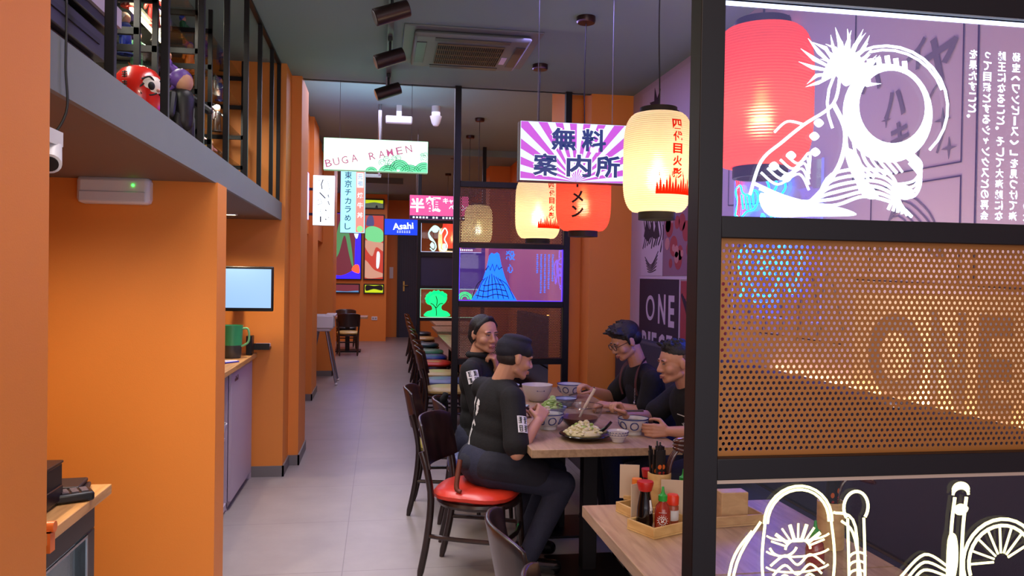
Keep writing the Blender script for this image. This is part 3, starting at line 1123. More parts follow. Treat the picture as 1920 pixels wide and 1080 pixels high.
# shared chair part meshes: the chair faces +x, origin on the floor under the seat
_leg = {}
for sx, sy in ((1, 1), (1, -1), (-1, 1), (-1, -1)):
    mb = MB()
    if sx > 0:
        mb.tube([(0.205, sy * 0.205, 0), (0.19, sy * 0.19, 0.22), (0.175, sy * 0.175, 0.425)], [0.013, 0.018, 0.021], 10)
    else:
        mb.tube(catmull([(-0.27, sy * 0.175, 0), (-0.225, sy * 0.185, 0.22), (-0.205, sy * 0.19, 0.43), (-0.225, sy * 0.20, 0.58), (-0.255, sy * 0.20, 0.68)], 4), [0.013] + [0.019] * 8 + [0.018] * 8, 10)
    _leg[(sx, sy)] = mb.mesh('leg')
mb = MB()
sec = []
for j in range(13):
    y = -0.225 + 0.45 * j / 12
    bow = 0.075 * (1 - (y / 0.225) ** 2)
    sec.append((y, bow))
vs, fs = [], []
for j, (y, bow) in enumerate(sec):
    for k in range(9):
        q = k / 8
        z = 0.575 + 0.275 * q
        ed = 1 - 0.10 * (abs(y) / 0.225) ** 4 * (1 if q > 0.5 else .5)
        zz = 0.575 + (z - 0.575) * ed + (0.02 if q == 0 else 0) * (abs(y) / .225) ** 3
        x = -0.225 - 0.055 * q - bow + 0.03
        vs.append((x, y, zz))
for j in range(12):
    for k in range(8):
        fs.append((j * 9 + k, (j + 1) * 9 + k, (j + 1) * 9 + k + 1, j * 9 + k + 1))
mb.add(vs, fs)
_back = mb.mesh('backrest')
mb = MB()
pr = [(0.0, 0.425), (0.20, 0.425), (0.222, 0.437), (0.225, 0.455), (0.21, 0.474), (0.16, 0.485), (0.0, 0.490)]
mb.lathe(pr, 28)
for i, (x, y, z) in enumerate(mb.v):        # rounded square outline
    r = math.hypot(x, y)
    if r > 1e-6:
        a = math.atan2(y, x)
        k = 1.0 / ((abs(math.cos(a)) ** 3.2 + abs(math.sin(a)) ** 3.2) ** (1 / 3.2))
        k = min(k, 1.16)
        mb.v[i] = (x * k - 0.005, y * k * (1.0 if x > 0 else 0.97), z)
_seat = mb.mesh('seat')
mb = MB()
ring = [(0.205 * math.cos(2 * PI * k / 28), 0.205 * math.sin(2 * PI * k / 28), 0.405) for k in range(28)]
ring = [(x * 1.02, y, z) for x, y, z in ring]
mb.tube(ring, 0.02, 8, True)
_apron = mb.mesh('seat_frame')
mb = MB()
mb.tube(catmull([(-0.225, -0.186, .235), (-0.05, -0.205, .235), (0.14, -0.20, .235), (0.19, -0.188, .235)], 4), 0.0125, 8)
mb.tube(catmull([(-0.225, 0.186, .235), (-0.05, 0.205, .235), (0.14, 0.20, .235), (0.19, 0.188, .235)], 4), 0.0125, 8)
mb.tube([(0.19, -0.188, .235), (0.215, 0, .235), (0.19, 0.188, .235)], 0.0125, 8)
_str = mb.mesh('stretcher')


def chair(x, y, deg, seat, label, group=None):
    t = thing('bentwood_chair', label, 'chair', (x, y, 0), math.radians(deg), group)
    o = link('seat', _seat.copy(), SEATS[seat], t)
    link('seat_frame', _apron, DWOOD, t)
    link('stretcher', _str, DWOOD, t)
    for k, me in _leg.items():
        link('leg', me, DWOOD, t)
    bk = link('backrest', _back, DWOOD, t)
    if not bk.modifiers:
        sm = bk.modifiers.new('thickness', 'SOLIDIFY')
        sm.thickness = 0.016
        sm.offset = 0
        bv = bk.modifiers.new('bevel', 'BEVEL')
        bv.width = 0.006
        bv.segments = 2
        bv.limit_method = 'ANGLE'
    return t


GC = 'dark bentwood chairs along the row of tables'
chair(0.545, 4.30, -24, 'red', 'dark wood chair with a red seat that the man in the black cap sits on', GC)
chair(0.66, 4.98, -3, 'blue', 'dark wood chair the woman in the black jacket sits on', GC)
chair(0.50, 5.52, -8, 'olive', 'dark wood chair with an olive yellow seat, empty, left of the woman', GC)
chair(0.665, 2.45, 0, 'blue', 'dark wood chair with its curved back toward us, second from the near screen', GC)
chair(0.685, 1.92, 0, 'dark', 'dark wood chair tucked in closest to the near screen, mostly cut off by the frame', GC)
ROW = [(8.20, 'cream', 'first chair in the far row just past the woman, cream yellow seat'), (8.85, 'slate', 'chair with a slate blue seat second in the far row behind the woman'),
       (9.55, 'cream', 'chair with a cream seat third in the far row, next to the slate blue one'), (10.7, 'red', 'chair with a red seat in the far row beyond the cream ones'),
       (11.5, 'blue', 'chair with a blue seat in the far row right behind the red one'), (12.35, 'green', 'chair with a green seat in the far row beside the green lit panel'),
       (13.6, 'teal', 'chair with a dark teal seat in the far row near the back door'), (15.0, 'tan', 'chair with a tan seat in the far row near the back door'),
       (16.4, 'dark', 'chair with a dark seat at the very end of the far row')]
for y, s, l in ROW:
    chair(0.70 + 0.016 * (y - 8.2), y, -6, s, l, GC)
# small table and its two chairs in the back corner
chair(-0.62, 16.55, 95, 'cream', 'dark wood chair with a cream seat in the back left corner, its back to us')
chair(-0.72, 18.1, -85, 'dark', 'dark wood chair on the far side of the small back corner table')
t = thing('pedestal_table', 'small table on a black pedestal between two chairs in the back corner', 'table', (-0.66, 17.3, 0))
part(t, 'tabletop', MB().bb(-.42, .42, -.32, .32, .71, .75), OAK, .003)
part(t, 'column', MB().bb(-.045, .045, -.045, .045, .02, .71), BLACK)
part(t, 'base_plate', MB().bb(-.28, .28, -.24, .24, 0, .03), BLACK, .003)

# apron bundle hanging over the olive chair
mb = MB()
mb.tube(catmull([(0.355, 5.22, .70), (.375, 5.21, .755), (0.42, 5.18, .80), (0.425, 5.14, .845), (0.40, 5.15, .79)], 5), [.016, .02, .022, .02] * 5 + [.018], 10)
mb.tube(catmull([(0.425, 5.16, .80), (0.415, 5.20, .68), (0.385, 5.22, .60), (0.355, 5.22, .565)], 5), [.02] * 12 + [.010] * 4, 8)
mb.tube(catmull([(0.43, 5.16, .80), (0.435, 5.20, .64), (0.44, 5.20, .53)], 5), [.018] * 8 + [.010] * 3, 8)
single('hanging_apron', mb, CLOTH, 'black apron with loose ties hung behind the chair of the woman', 'apron')

# high chair by the left wall
t = thing('high_chair', 'white plastic high chair with grey metal legs standing against the left wall', 'high chair', (-0.80, 12.2, 0))
mb = MB().bb(-.22, .10, -.2, .2, .78, .84).bb(-.24, -.16, -.2, .2, .82, 1.28)
mb.bb(-.2, .14, -.22, -.18, .82, 1.02).bb(-.2, .14, .18, .22, .82, 1.02)
part(t, 'seat_shell', mb, WHITEP, .02)
part(t, 'tray', MB().bb(.02, .17, -.21, .21, 1.0, 1.035), WHITEP, .012)
for sx, sy in ((1, 1), (1, -1), (-1, 1), (-1, -1)):
    part(t, 'leg', MB().cyl((sx * .22 - .03, sy * .27, 0), (sx * .06 - .03, sy * .17, .80), .016), mat('grey metal tube', (.55, .55, .60), .35, .7))
    part(t, 'foot_cap', MB().ball((sx * .22 - .03, sy * .27, .018), .022), WHITEP)

# ================================================================ pendants, lanterns and signs
PAPY = paper('cream lantern paper', (0.96, 0.89, 0.72), 0.22)
PAPR = paper('red lantern paper', (0.93, 0.36, 0.28), 0.30)
BULB = glow('warm bulb', (1.0, 0.86, 0.60), 14)
REDP = paper('red lantern ink', (0.88, 0.13, 0.05), 0.16)
BLKP = mat('black brush paint', (0.06, 0.04, 0.04), 0.7)


def lantern(x, y, zc, r, h, red, label, power, chars=None, charcol=None, phi=-1.2, flames=False, ceil=3.27, csize=0.05):
    t = thing('paper_lantern', label, 'paper lantern', (x, y, zc), 0, 'round paper lanterns hung on cords')
    prof = []
    N = 96

    def rad(z):
        q = min(1, abs(z) / (h / 2))
        return r * (0.62 + 0.38 * (1 - q ** 4.2) ** 0.55) if q < 1 else 0.5 * r
    for i in range(N + 1):
        z = -h / 2 + h * i / N
        rib = 0.0022 * (1 if i % 2 else -1) * 0.6
        prof.append((max(0.5 * r, rad(z)) + rib, z))
    mb = MB()
    seg = 40
    vs = [(rr * math.cos(2 * PI * k / seg), rr * math.sin(2 * PI * k / seg), z) for k in range(seg) for rr, z in prof]
    n = len(prof)
    mb.add(vs, [(k * n + i, ((k + 1) % seg) * n + i, ((k + 1) % seg) * n + i + 1, k * n + i + 1) for k in range(seg) for i in range(n - 1)])
    part(t, 'paper_shade', mb, PAPR if red else PAPY, smooth=30)
    for a, b in ((h / 2 - .012, h / 2 + .028), (-h / 2 - .035, -h / 2 + .012)):
        part(t, 'rim_band', MB().lathe([(.46 * r, a), (.54 * r, a), (.54 * r, b), (.46 * r, b)], 30, close=True), BLKP)
    part(t, 'bulb', MB().ball((0, 0, -.02), .020).cyl((0, 0, -.01), (0, 0, .03), .012), BULB)
    mb = MB().tube(catmull([(0, 0, .02), (0.004, 0, h / 2 + .1), (-.004, .002, (ceil - zc) * .6), (0, 0, ceil - zc - .03)], 6), 0.0035, 8)
    part(t, 'cord', mb, CORD)
    part(t, 'ceiling_rose', MB().lathe([(0, ceil - zc - .04), (.055, ceil - zc - .04), (.06, ceil - zc - .03), (.06, ceil - zc), (0, ceil - zc)], 24), mat('dark bronze', (.20, .12, .11), .35, .5))
    if chars:
        mb = MB()
        z0 = h / 2 - .075
        for i, ch in enumerate(chars):
            zz = z0 - i * csize * 1.14

            def wrap(a, b, zz=zz):
                z = zz + b
                R = rad(z) + .004
                ph = phi + a / R
                return (R * math.cos(ph), R * math.sin(ph), z)
            if ch == 'ー':
                mb.prism([(0, 0)] * 0 or [(-.006, -.03), (.006, -.03), (.006, .03), (-.006, .03)], .002, Matrix.Translation((0, 0, 0)) @ frame(wrap(0, 0), (-math.sin(phi), math.cos(phi), 0), (0, 0, 1)))
            else:
                mb.text(ch, None, csize, csize * .95, bold=.03, wrap=wrap)
        part(t, 'brush_lettering', mb, charcol or REDP)
    if flames:
        mb = MB()
        for k in range(15):
            a0 = phi - .62 + k * .089

            def P(a, b):
                z = -h / 2 + .075 + b
                R = rad(z) + .0035
                return (R * math.cos(a), R * math.sin(a), z)
            hh = (.03, .055, .02, .045, .065)[k % 5]
            poly = [P(a0, 0), P(a0 + .091, 0), P(a0 + .091, .026), P(a0 + .066, .03 + hh * .6), P(a0 + .03, .03 + hh), P(a0 + .005, .026)]
            mb.add(poly, [(0, 1, 2, 3, 4, 5)])
        for k in (1, 5, 9, 12):
            a0 = phi - .62 + k * .089
            mb.add([P(a0, .085), P(a0 + .03, .08), P(a0 + .01, .115)], [(0, 1, 2)])
        part(t, 'flame_motif', mb, REDP)
    point('lantern_lamp', (x, y, zc - .075), power, (1.0, 0.82, 0.55) if not red else (1.0, 0.70, 0.50), 0.028)
    return t


lantern(1.315, 3.70, 2.165, .165, .475, False, 'large cream paper lantern with red writing and flames, right of the pink ray sign', 1.9, '四代目火影', REDP, -1.34, True)
lantern(1.245, 2.50, 2.21, .165, .46, True, 'big red paper lantern glowing behind the near engraved acrylic panel', 2.4, None)
lantern(1.275, 4.97, 2.135, .175, .455, True, 'red paper lantern with black writing hanging under the pink ray sign', 2.0, 'ラーメン', BLKP, -2.03, False, 3.27, .078)
lantern(1.215, 6.15, 2.15, .178, .475, False, 'cream paper lantern left of the red one with the black writing', 1.7, '四代目火影', REDP, -1.15, True)
lantern(1.225, 10.09, 2.28, .178, .475, False, 'cream paper lantern seen through the holes of the middle screen', 2.2, None, ceil=3.62)
lantern(1.245, 11.35, 2.28, .178, .475, False, 'cream paper lantern behind the far engraved panel', 2.0, None, ceil=3.62)
lantern(1.2, 13.4, 2.32, .178, .475, True, 'red paper lantern far down the room beyond the far screen', 1.6, None, ceil=3.62)
lantern(1.29, 15.6, 2.32, .178, .475, False, 'most distant cream paper lantern beyond the far screen', 1.6, None, ceil=3.62)


def signM(x, y, z):
    return frame((x, y, z), (1, 0, 0), (0, 0, 1))


def lightbox(name, label, x0, x1, y, z0, z1, face, case, depth=.08, wires=(), ceil=3.27, cat='illuminated sign', group=None):
    t = thing(name, label, cat, ((x0 + x1) / 2, y, z0), 0, group)
    w, h = (x1 - x0) / 2, z1 - z0
    mb = MB().bb(-w, w, .004, depth, 0, h)
    part(t, 'case', mb, case, .003)
    part(t, 'lit_face', MB().bb(-w + .004, w - .004, -.002, .004, .004, h - .004), face)
    for wx in wires:
        part(t, 'suspension_wire', MB().cyl((wx, depth / 2, h), (wx, depth / 2, ceil - z0), .0022, seg=6), WIRE)
    return t, w, h


# pink ray sign
t, w, h = lightbox('hanging_light_box', 'hanging light box with pink and white rays and dark blue writing', .768, 1.425, 4.45, 2.152, 2.492,
                   glow('white sign face', (0.84, 0.94, 1.0), 0.88), mat('dark red case', (.35, .09, .10), .5), wires=(-.22, .22))
mb = MB()
c = (0.0, -.02)
n = 14


def clip(a):
    dx, dz = math.cos(a), math.sin(a)
    k = min((w - .006) / abs(dx) if abs(dx) > 1e-6 else 9, ((h - .006 - c[1]) / dz if dz > 1e-6 else 9))
    return (dx * k, c[1] + dz * k)


for k in range(n):
    a0 = PI * (k + .0) / n
    a1 = PI * (k + .52) / n
    p0, p1 = clip(max(a0, .02)), clip(min(a1, PI - .02))
    pts = [c, p0]
    for sx in (1, -1):
        ca = math.atan2(h - .006 - c[1], sx * (w - .006))
        if a0 < ca < a1:
            pts.append((sx * (w - .006), h - .006))
    pts.append(p1)
    pts = [(a, max(b, .004)) for a, b in pts]
    mb.prism(pts, .001, frame((0, -.0025, 0), (1, 0, 0), (0, 0, 1)))
part(t, 'ray_print', mb, glow('orchid pink backlit print', (0.80, 0.35, 0.86), 0.66))
mo = MB()
ml = MB()
for ch, x, z, s in (('無', -.076, .243, .145), ('料', .100, .243, .145), ('案', -.180, .095, .145), ('内', .015, .095, .145), ('所', .185, .095, .145)):
    mo.text(ch, signM(x, -.0045, z), s * 1.06, s * .94, bold=.075, depth=0)
    ml.text(ch, signM(x, -.0060, z), s, s * .88, bold=.03, depth=0)
part(t, 'lettering_outline', mo, glow('white lettering outline', (.95, .97, 1), .95))
part(t, 'lettering', ml, glow('blue backlit lettering', (.16, .24, .52), .5))

# green white sign across the corridor
t, w, h = lightbox('hanging_light_box', 'long pale green light box with red brush writing and green waves across the corridor', -.485, .40, 6.98, 2.502, 2.775,
                   glow('mint white sign face', (0.74, 1.0, 0.84), 1.9), mat('white sign case', (.8, .85, .8), .5, emit=.25, ecol=(.6, 1, .75)), wires=(-.31, .30))
mb = MB()
xs = [-.40, -.335, -.265, -.185, -.085, -.005, .065, .145, .225]
for i, ch in enumerate('BUGARAMEN'):
    z = .055 + (xs[i] + .40) * .235
    x = xs[i] + (0 if i < 4 else .05)
    th = .22
    M = frame((x, -.003, z), (math.cos(th), 0, math.sin(th)), (-math.sin(th) + .25, 0, math.cos(th)))
    mb.text(ch, M, .054, .064, bold=0.008, depth=0)
part(t, 'lettering', mb, glow('red brown backlit lettering', (.78, .38, .58), .75))
mb = MB()
ARTS = []
for (cx, cz, r0) in ((-.04, -.02, .055), (.10, -.03, .085), (.29, -.035, .10), (.20, .02, .085), (.41, -.0, .09)):
    pts = [(cx + r0 * math.cos(math.radians(a)), max(.004, cz + r0 * math.sin(math.radians(a)))) for a in range(0, 181, 15)]
    pts = [(min(p[0], w - .005), p[1]) for p in pts]
    mb.prism(pts, .001, frame((0, -.0026, 0), (1, 0, 0), (0, 0, 1)))
part(t, 'wave_print', mb, glow('mint wave print', (.45, .92, .68), .85))
mb = MB()


def warc(cx, cz, r, a0, a1, wd=.0022):
    P = []
    for k in range(13):
        a = math.radians(a0 + (a1 - a0) * k / 12)
        x, z = cx + r * math.cos(a), cz + r * math.sin(a)
        if .004 < z < h - .004 and abs(x) < w - .005:
            P.append((x, -.0045, z))
    if len(P) > 2:
        mb.tube(P, wd, 6, flat=(0, 1, 0))


for (cx, cz, r0) in ((-.04, -.02, .055), (.10, -.03, .085), (.29, -.035, .10), (.20, .02, .085), (.41, -.0, .09)):
    for k in range(4):
        warc(cx, cz, r0 - .017 * k, 0, 180)
for (cx, cz, r0) in ((.05, .075, .028), (.085, .105, .024), (.125, .075, .03), (.15, .115, .022), (.185, .12, .024), (.10, .05, .022), (.405, .125, .026), (.42, .16, .018), (.39, .155, .014)):
    warc(cx, cz, r0, -60, 230)
    warc(cx, cz, r0 * .5, 0, 300)
part(t, 'wave_outline', mb, glow('green wave outline', (.05, .42, .27), .35))

# vertical blue and salmon sign
t, w, h = lightbox('vertical_light_box', 'tall light box sign with pale blue and salmon columns of writing below the green one', -.462, -.178, 9.5, 2.10, 2.83,
                   glow('pale blue sign face', (0.62, 0.95, 1.0), 1.05), mat('lilac sign case', (.75, .70, .82), .5), ceil=3.62)
part(t, 'salmon_column', MB().bb(.035, w - .012, -.004, -.001, .01, h - .01), glow('salmon sign column', (.95, .60, .52), .75))
part(t, 'salmon_column_disc', MB().lathe([(0, 0), (.035, 0), (.035, .002), (0, .002)], 20, signM(.085, -.004, .05)), glow('lime disc', (.55, .95, .55), .9))
part(t, 'name_plate', MB().bb(.045, w - .022, -.006, -.003, h - .20, h - .03), glow('white name plate', (.85, .92, 1), 1.0))
mb = MB()
for i, ch in enumerate('東京チカラめし'):
    mb.text(ch, signM(-.055, -.004, h - .06 - i * .099), .082 if i < 2 else .07, .085 if i < 2 else .075, bold=.012, depth=0)
part(t, 'lettering', mb, glow('navy lettering', (.08, .20, .42), .3))
mb = MB()
for i, ch in enumerate('元祖'):
    mb.text(ch, signM(.083, -.007, h - .075 - i * .075), .055, .055, depth=0)
part(t, 'lettering', mb, glow('grey blue lettering', (.45, .58, .75), .6))
mb = MB()
for i, ch in enumerate('焼牛丼'):
    mb.text(ch, signM(.083, -.006, h - .29 - i * .115), .065, .065, bold=.012, depth=0)
part(t, 'lettering', mb, glow('white blue lettering', (.85, .98, 1), 1.1))
part(t, 'support_pole', MB().cyl((.30, .05, h - .05), (.30, .05, 3.62 - 2.10), .02).bb(.10, .32, .035, .065, h - .07, h - .03), STEEL)

# white sign at the left wall
t, w, h = lightbox('vertical_light_box', 'white glowing upright light box with faint black strokes by the left wall', -.815, -.555, 10.0, 2.21, 2.82,
                   glow('white blown sign face', (0.93, 0.98, 1.0), 1.9), WHITEP)
mb = MB()
rnd = random.Random(4)
for pts, r in (([(-.01, .56), (-.03, .50), (-.02, .44)], .007), ([(-.05, .57), (-.06, .53)], .003), ([(.04, .55), (.06, .48), (.07, .42)], .003), ([(-.05, .40), (-.01, .36), (.02, .33)], .008), ([(.05, .38), (.06, .34)], .006),
               ([(-.07, .30), (-.04, .33), (-.02, .27), (-.07, .25)], .004), ([(.05, .30), (.07, .25)], .006), ([(-.03, .21), (-.04, .17), (-.01, .13)], .003), ([(.02, .19), (.035, .18)], .008), ([(-.035, .11), (-.035, .04)], .009), ([(.02, .08), (.035, .07)], .007), ([(.05, .10), (.07, .095)], .005)):
    mb.tube([(a, -.004, b) for a, b in pts], r, 6, flat=(0, 1, 0))
part(t, 'lettering', mb, mat('black sign strokes', (.08, .09, .12), .6))
part(t, 'wall_bracket', MB().bb(-.30, -w, .03, .06, h * .7, h * .75).bb(-.30, -w, .03, .06, h * .2, h * .25), BLACK)

# long lit panel on the upper left wall
mb = MB().bb(-.90, -.84, 8.15, 9.75, 2.26, 2.80)
o = single('wall_light_panel', mb, glow('blue white wall panel', (0.50, 0.46, 1.0), 3.2), 'long blue white light panel on the upper left wall behind the white sign', 'light panel')

# small blue beer sign and pink half price sign
t, w, h = lightbox('hanging_light_box', 'blue beer light box with white lettering hanging before the back door', .071, .690, 14.5, 2.345, 2.635,
                   glow('blue sign face', (0.06, 0.25, 0.95), 0.95), BLACK, wires=(-.25, .25), ceil=3.62)
mb = MB()
mb.text('Asahi', frame((0.02, -.004, .165), (1, 0, .08), (.22, 0, 1)), .37, .12, bold=.025, depth=0)
for k in range(6):
    mb.bb(-.09 + k * .042, -.058 + k * .042, -.005, -.003, .045, .048)
    mb.bb(-.09 + k * .042, -.058 + k * .042, -.005, -.003, .06, .063)
    mb.bb(-.076 + k * .042, -.073 + k * .042, -.005, -.003, .04, .085)
    mb.bb(-.09 + k * .042, -.058 + k * .042, -.005, -.003, .08, .083)
part(t, 'lettering', mb, glow('white sign lettering', (.9, .95, 1), 1.3))
t, w, h = lightbox('hanging_light_box', 'pink half price light box with big white writing hanging before the far screen', .387, 1.20, 11.0, 2.385, 2.72,
                   glow('hot pink sign face', (0.92, 0.34, 0.60), 0.85), BLACK, wires=(-.3, .3), ceil=3.62)
part(t, 'date_strip', MB().bb(-w + .005, w - .005, -.004, -.001, .005, .055), mat('navy date strip', (.12, .13, .30), .5))
mb = MB()
for ch, x, z, s in (('半', -.30, .195, .19), ('額', -.085, .215, .21), ('キ', .085, .265, .075), ('ャ', .16, .255, .055), ('ン', .23, .265, .07), ('ペ', .17, .175, .075), ('ー', .26, .175, .075), ('ン', .34, .175, .07)):
    mb.text(ch, signM(x, -.005, z), s, None if ch == 'ー' else s, bold=.03 if s > .1 else .02, depth=0)
rnd = random.Random(2)
for k in range(16):
    if k in (5, 8, 13):
        continue
    mb.bb(-.36 + k * .045, -.335 + k * .045, -.006, -.004, .018, .042)
part(t, 'lettering', mb, glow('white pink lettering', (.92, .98, 1), 1.2))

# ================================================================ ceiling fittings
t = thing('ceiling_cassette', 'four way air conditioner cassette with a slatted grille set in the dark ceiling', 'air conditioner', (.61, 5.80, 3.27))
ACM = mat('grey green painted plastic', (.42, .45, .44), .5)
part(t, 'mounting_frame', MB().bb(-.47, .47, -.47, .47, -.012, 0), ACM, .004)
part(t, 'body', MB().bb(-.40, .40, -.40, .40, -.055, -.012), ACM, .04)
part(t, 'grille_well', MB().bb(-.235, .235, -.24, .24, -.058, -.0545), mat('dark grille well', (.10, .09, .06), .7))
mb = MB()
for k in range(33):
    x = -.232 + k * .0145
    mb.bb(x - .0022, x + .0022, -.24, .24, -.066, -.057)
for k in range(5):
    y = -.24 + k * .12
    mb.bb(-.235, .235, y - .004, y + .004, -.066, -.057)
part(t, 'grille', mb, mat('brass brown grille', (.42, .34, .22), .5))
for (a, b) in ((-.345, 0), (.345, 0)):
    part(t, 'air_flap', MB().bb(a - .035, a + .035, -.26, .26, -.060, -.054), mat('dark flap', (.20, .21, .22), .4), .003)
for (a, b) in ((0, -.345), (0, .345)):
    part(t, 'air_flap', MB().bb(-.26, .26, b - .035, b + .035, -.060, -.054), mat('dark flap', (.20, .21, .22), .4), .003)
part(t, 'paper_label', MB().bb(.25, .29, .02, .20, -.0575, -.0545), mat('white paper label', (.88, .82, .92), .6))
mb = MB().bb(.03, .07, 3.9, 7.0, 3.235, 3.27)
single('track_rail', mb, mat('grey track', (.35, .36, .36), .4), 'ceiling track rail carrying the three black spotlights', 'track rail')
for i, (y, lab) in enumerate(((4.62, 'track spotlight nearest to us, cut by the top of the view'), (5.58, 'middle black track spotlight on the ceiling rail'), (6.58, 'black track spotlight furthest along the ceiling rail'))):
    t = thing('track_spotlight', lab, 'spotlight', (.05, y, 3.235), 0, 'black track spotlights')
    part(t, 'track_adapter', MB().bb(-.016, .016, -.05, .05, -.028, 0), BLACKP, .003)
    part(t, 'arm', MB().cyl((0, 0, -.02), (0, 0, -.10), .009), BLACKP)
    d = V((-.91, -.10, -.36)).normalized()
    p = V((0, 0, -.135))
    part(t, 'lamp_head', MB().cyl(p - d * .10, p + d * .105, .048, .05, 28), mat('black brown anodised metal', (.19, .13, .12), .35, .4), .004)
    part(t, 'lens', MB().cyl(p + d * .1045, p + d * .108, .040, seg=24), mat('grey lens', (.6, .6, .6), .2))
t = thing('emergency_light', 'flat white emergency light on the far part of the ceiling', 'emergency light', (.20, 9.55, 3.455))
part(t, 'housing', MB().bb(-.155, .155, -.04, .04, -.05, .035), WHITEP, .012)
part(t, 'bracket', MB().bb(-.03, .03, -.02, .02, .035, .165), WHITEP)
t = thing('smoke_detector', 'round white smoke detector on the ceiling beside the emergency light', 'smoke detector', (.63, 9.5, 3.62))
part(t, 'base', MB().cyl((0, 0, -.13), (0, 0, 0), .05), WHITEP)
part(t, 'dome', MB().lathe([(0, -.24), (.03, -.232), (.05, -.20), (.065, -.14), (.07, -.12), (0, -.12)], 20), WHITEP)
for y in (12.9, 16.6):
    single('track_rail', MB().bb(-.75, .45, y, y + .05, 3.50, 3.62 if y > 13 else 3.52), mat('grey track', (.35, .36, .36), .4), 'dark rail across the far ceiling %s' % ('near the back wall' if y > 14 else 'above the blue beer sign'), 'track rail')

# ================================================================ neon sign on the right wall
t = thing('neon_sign', 'blue neon noodle bowl sign with red chopstick lines on clear acrylic, on the right wall', 'neon sign', (2.235, 4.30, 1.40))
NB = glow('blue neon tube', (0.05, 0.30, 1.0), 24.0)
NR = glow('red neon tube', (1.0, 0.12, 0.08), 5)


def ntube(pts, r=.006, closed=False, sm=True):
    P = [(-.025, 4.30 - 4.30 + p[0], p[1]) for p in pts]
    return MB().tube(catmull(P, 6, closed) if sm and len(P) > 2 else P, r, 8, closed)


part(t, 'acrylic_sheet', MB().bb(-.014, -.008, -.52, .50, .0, .84), ACRYL)
mb = MB().bb(-.016, -.006, -.525, -.517, 0, .84).bb(-.016, -.006, .497, .505, 0, .84).bb(-.016, -.006, -.525, .505, -.006, .002)
part(t, 'sheet_edge', mb, glow('pale violet sheet edge', (.55, .55, 1), .7))
m_ = MB()
for pts, cl in (([(.30, .42), (.10, .46), (-.16, .42), (.06, .38)], True), ([(.30, .41), (.27, .24), (.17, .14), (.0, .12), (-.10, .20), (-.16, .41)], False), ([(.18, .13), (.19, .08), (.0, .08), (.01, .12)], False),
                ([(.22, .44), (.20, .54), (.13, .50), (.10, .60), (.02, .54), (-.04, .60), (-.09, .46)], False), ([(.17, .30), (.10, .34), (.03, .29), (-.03, .34), (-.09, .30)], False), ([(.16, .24), (.09, .28), (.03, .23), (-.02, .27), (-.06, .24)], False),
                ([(-.22, .44), (-.32, .40), (-.34, .30), (-.26, .14), (-.20, .24), (-.22, .44)], False), ([(.36, .42), (.40, .32), (.36, .22), (.33, .14), (.40, .10)], False)):
    q = ntube(pts, .0065, cl)
    m_.add(q.v, q.f)
part(t, 'neon_tube', m_, NB)
m_ = MB()
for pts in ([(.46, .62), (.43, .70), (.46, .77), (.40, .80), (.36, .75), (.28, .73), (.20, .75), (.15, .70), (.20, .64), (.30, .63), (.38, .60), (.46, .62)], [(.38, .74), (.35, .65)], [(.33, .73), (.30, .645)], [(.28, .725), (.25, .645)], [(.23, .735), (.21, .66)],
            [(.06, .80), (.02, .74), (.07, .69), (.03, .63)], [(-.03, .81), (-.07, .75), (-.02, .70), (-.06, .64)], [(-.13, .79), (-.17, .73), (-.12, .68), (-.16, .62)]):
    q = ntube(pts, .006)
    m_.add(q.v, q.f)
part(t, 'neon_tube', m_, glow('cyan blue neon tube', (0.02, 0.55, 1.0), 9.0))
m_ = MB()
for pts in ([(.70, 1.20), (.42, 1.32), (-.20, 1.62)], [(.68, 1.12), (.42, 1.28), (-.18, 1.60)], [(.48, .90), (.42, .72), (.45, .58)], [(.43, .86), (.40, .70), (.41, .60)]):
    q = ntube(pts, .004)
    m_.add(q.v, q.f)
part(t, 'red_neon_tube', m_, NR)
# warm strip light behind the bench back
single('strip_light', MB().bb(2.218, 2.246, 1.75, 4.3, 1.055, 1.072), glow('warm strip', (1.0, 0.80, 0.52), 40.0), 'warm light strip along the top of the bench back under the wall print', 'light strip')
single('strip_light', MB().bb(2.235, 2.262, 8.0, 10.6, 1.10, 1.115), glow('orange strip', (1.0, 0.55, 0.25), 8.0), 'warm light strip behind the far bench, seen through the blue panel', 'light strip')
area('bench_strip_lamp', (2.228, 3.0, 1.09), (2.24, 3.0, 2.0), 0.02, 2.5, 26, (1.0, 0.78, 0.50))
area('bench_strip_lamp', (2.25, 9.3, 1.118), (2.26, 9.3, 2.0), 0.02, 2.4, 14, (1.0, 0.52, 0.28))

# ================================================================ left side: counter, niche, mezzanine
single('counter_top', MB().bb(-2.05, -.92, 1.99, 2.995, .822, .857), OAKX, 'thick wooden counter top between the two orange walls at the left', 'counter top', bev=.003)
t = thing('glass_door_fridge', 'low black framed fridge with a lit glass door under the wooden counter', 'fridge', (-1.25, 2.48, 0))
FR = mat('black fridge enamel', (.09, .07, .08), .35)
mb = MB().bb(-.35, .24, -.46, -.43, .03, .80).bb(-.35, .24, .43, .47, .03, .80).bb(-.35, .24, -.46, .47, .76, .81).bb(-.35, .24, -.46, .47, .03, .10).bb(-.38, -.34, -.46, .47, .03, .80)
part(t, 'cabinet', mb, FR)
mb = MB().bb(.245, .29, -.46, .47, .72, .80).bb(.245, .29, .40, .47, .06, .72).bb(.245, .29, -.46, -.39, .06, .72).bb(.245, .29, -.46, .47, .06, .12)
dr = part(t, 'door', mb, FR, .004)
part(dr, 'door_glass', MB().bb(.262, .270, -.39, .40, .12, .72), GLASS)
part(dr, 'door_trim', MB().bb(.288, .293, -.385, .395, .708, .716).bb(.288, .293, .388, .395, .12, .71), STEEL)
part(t, 'interior_lamp', MB().bb(-.30, .20, -.40, .42, .745, .755), glow('fridge lamp', (.85, .93, 1), 9))
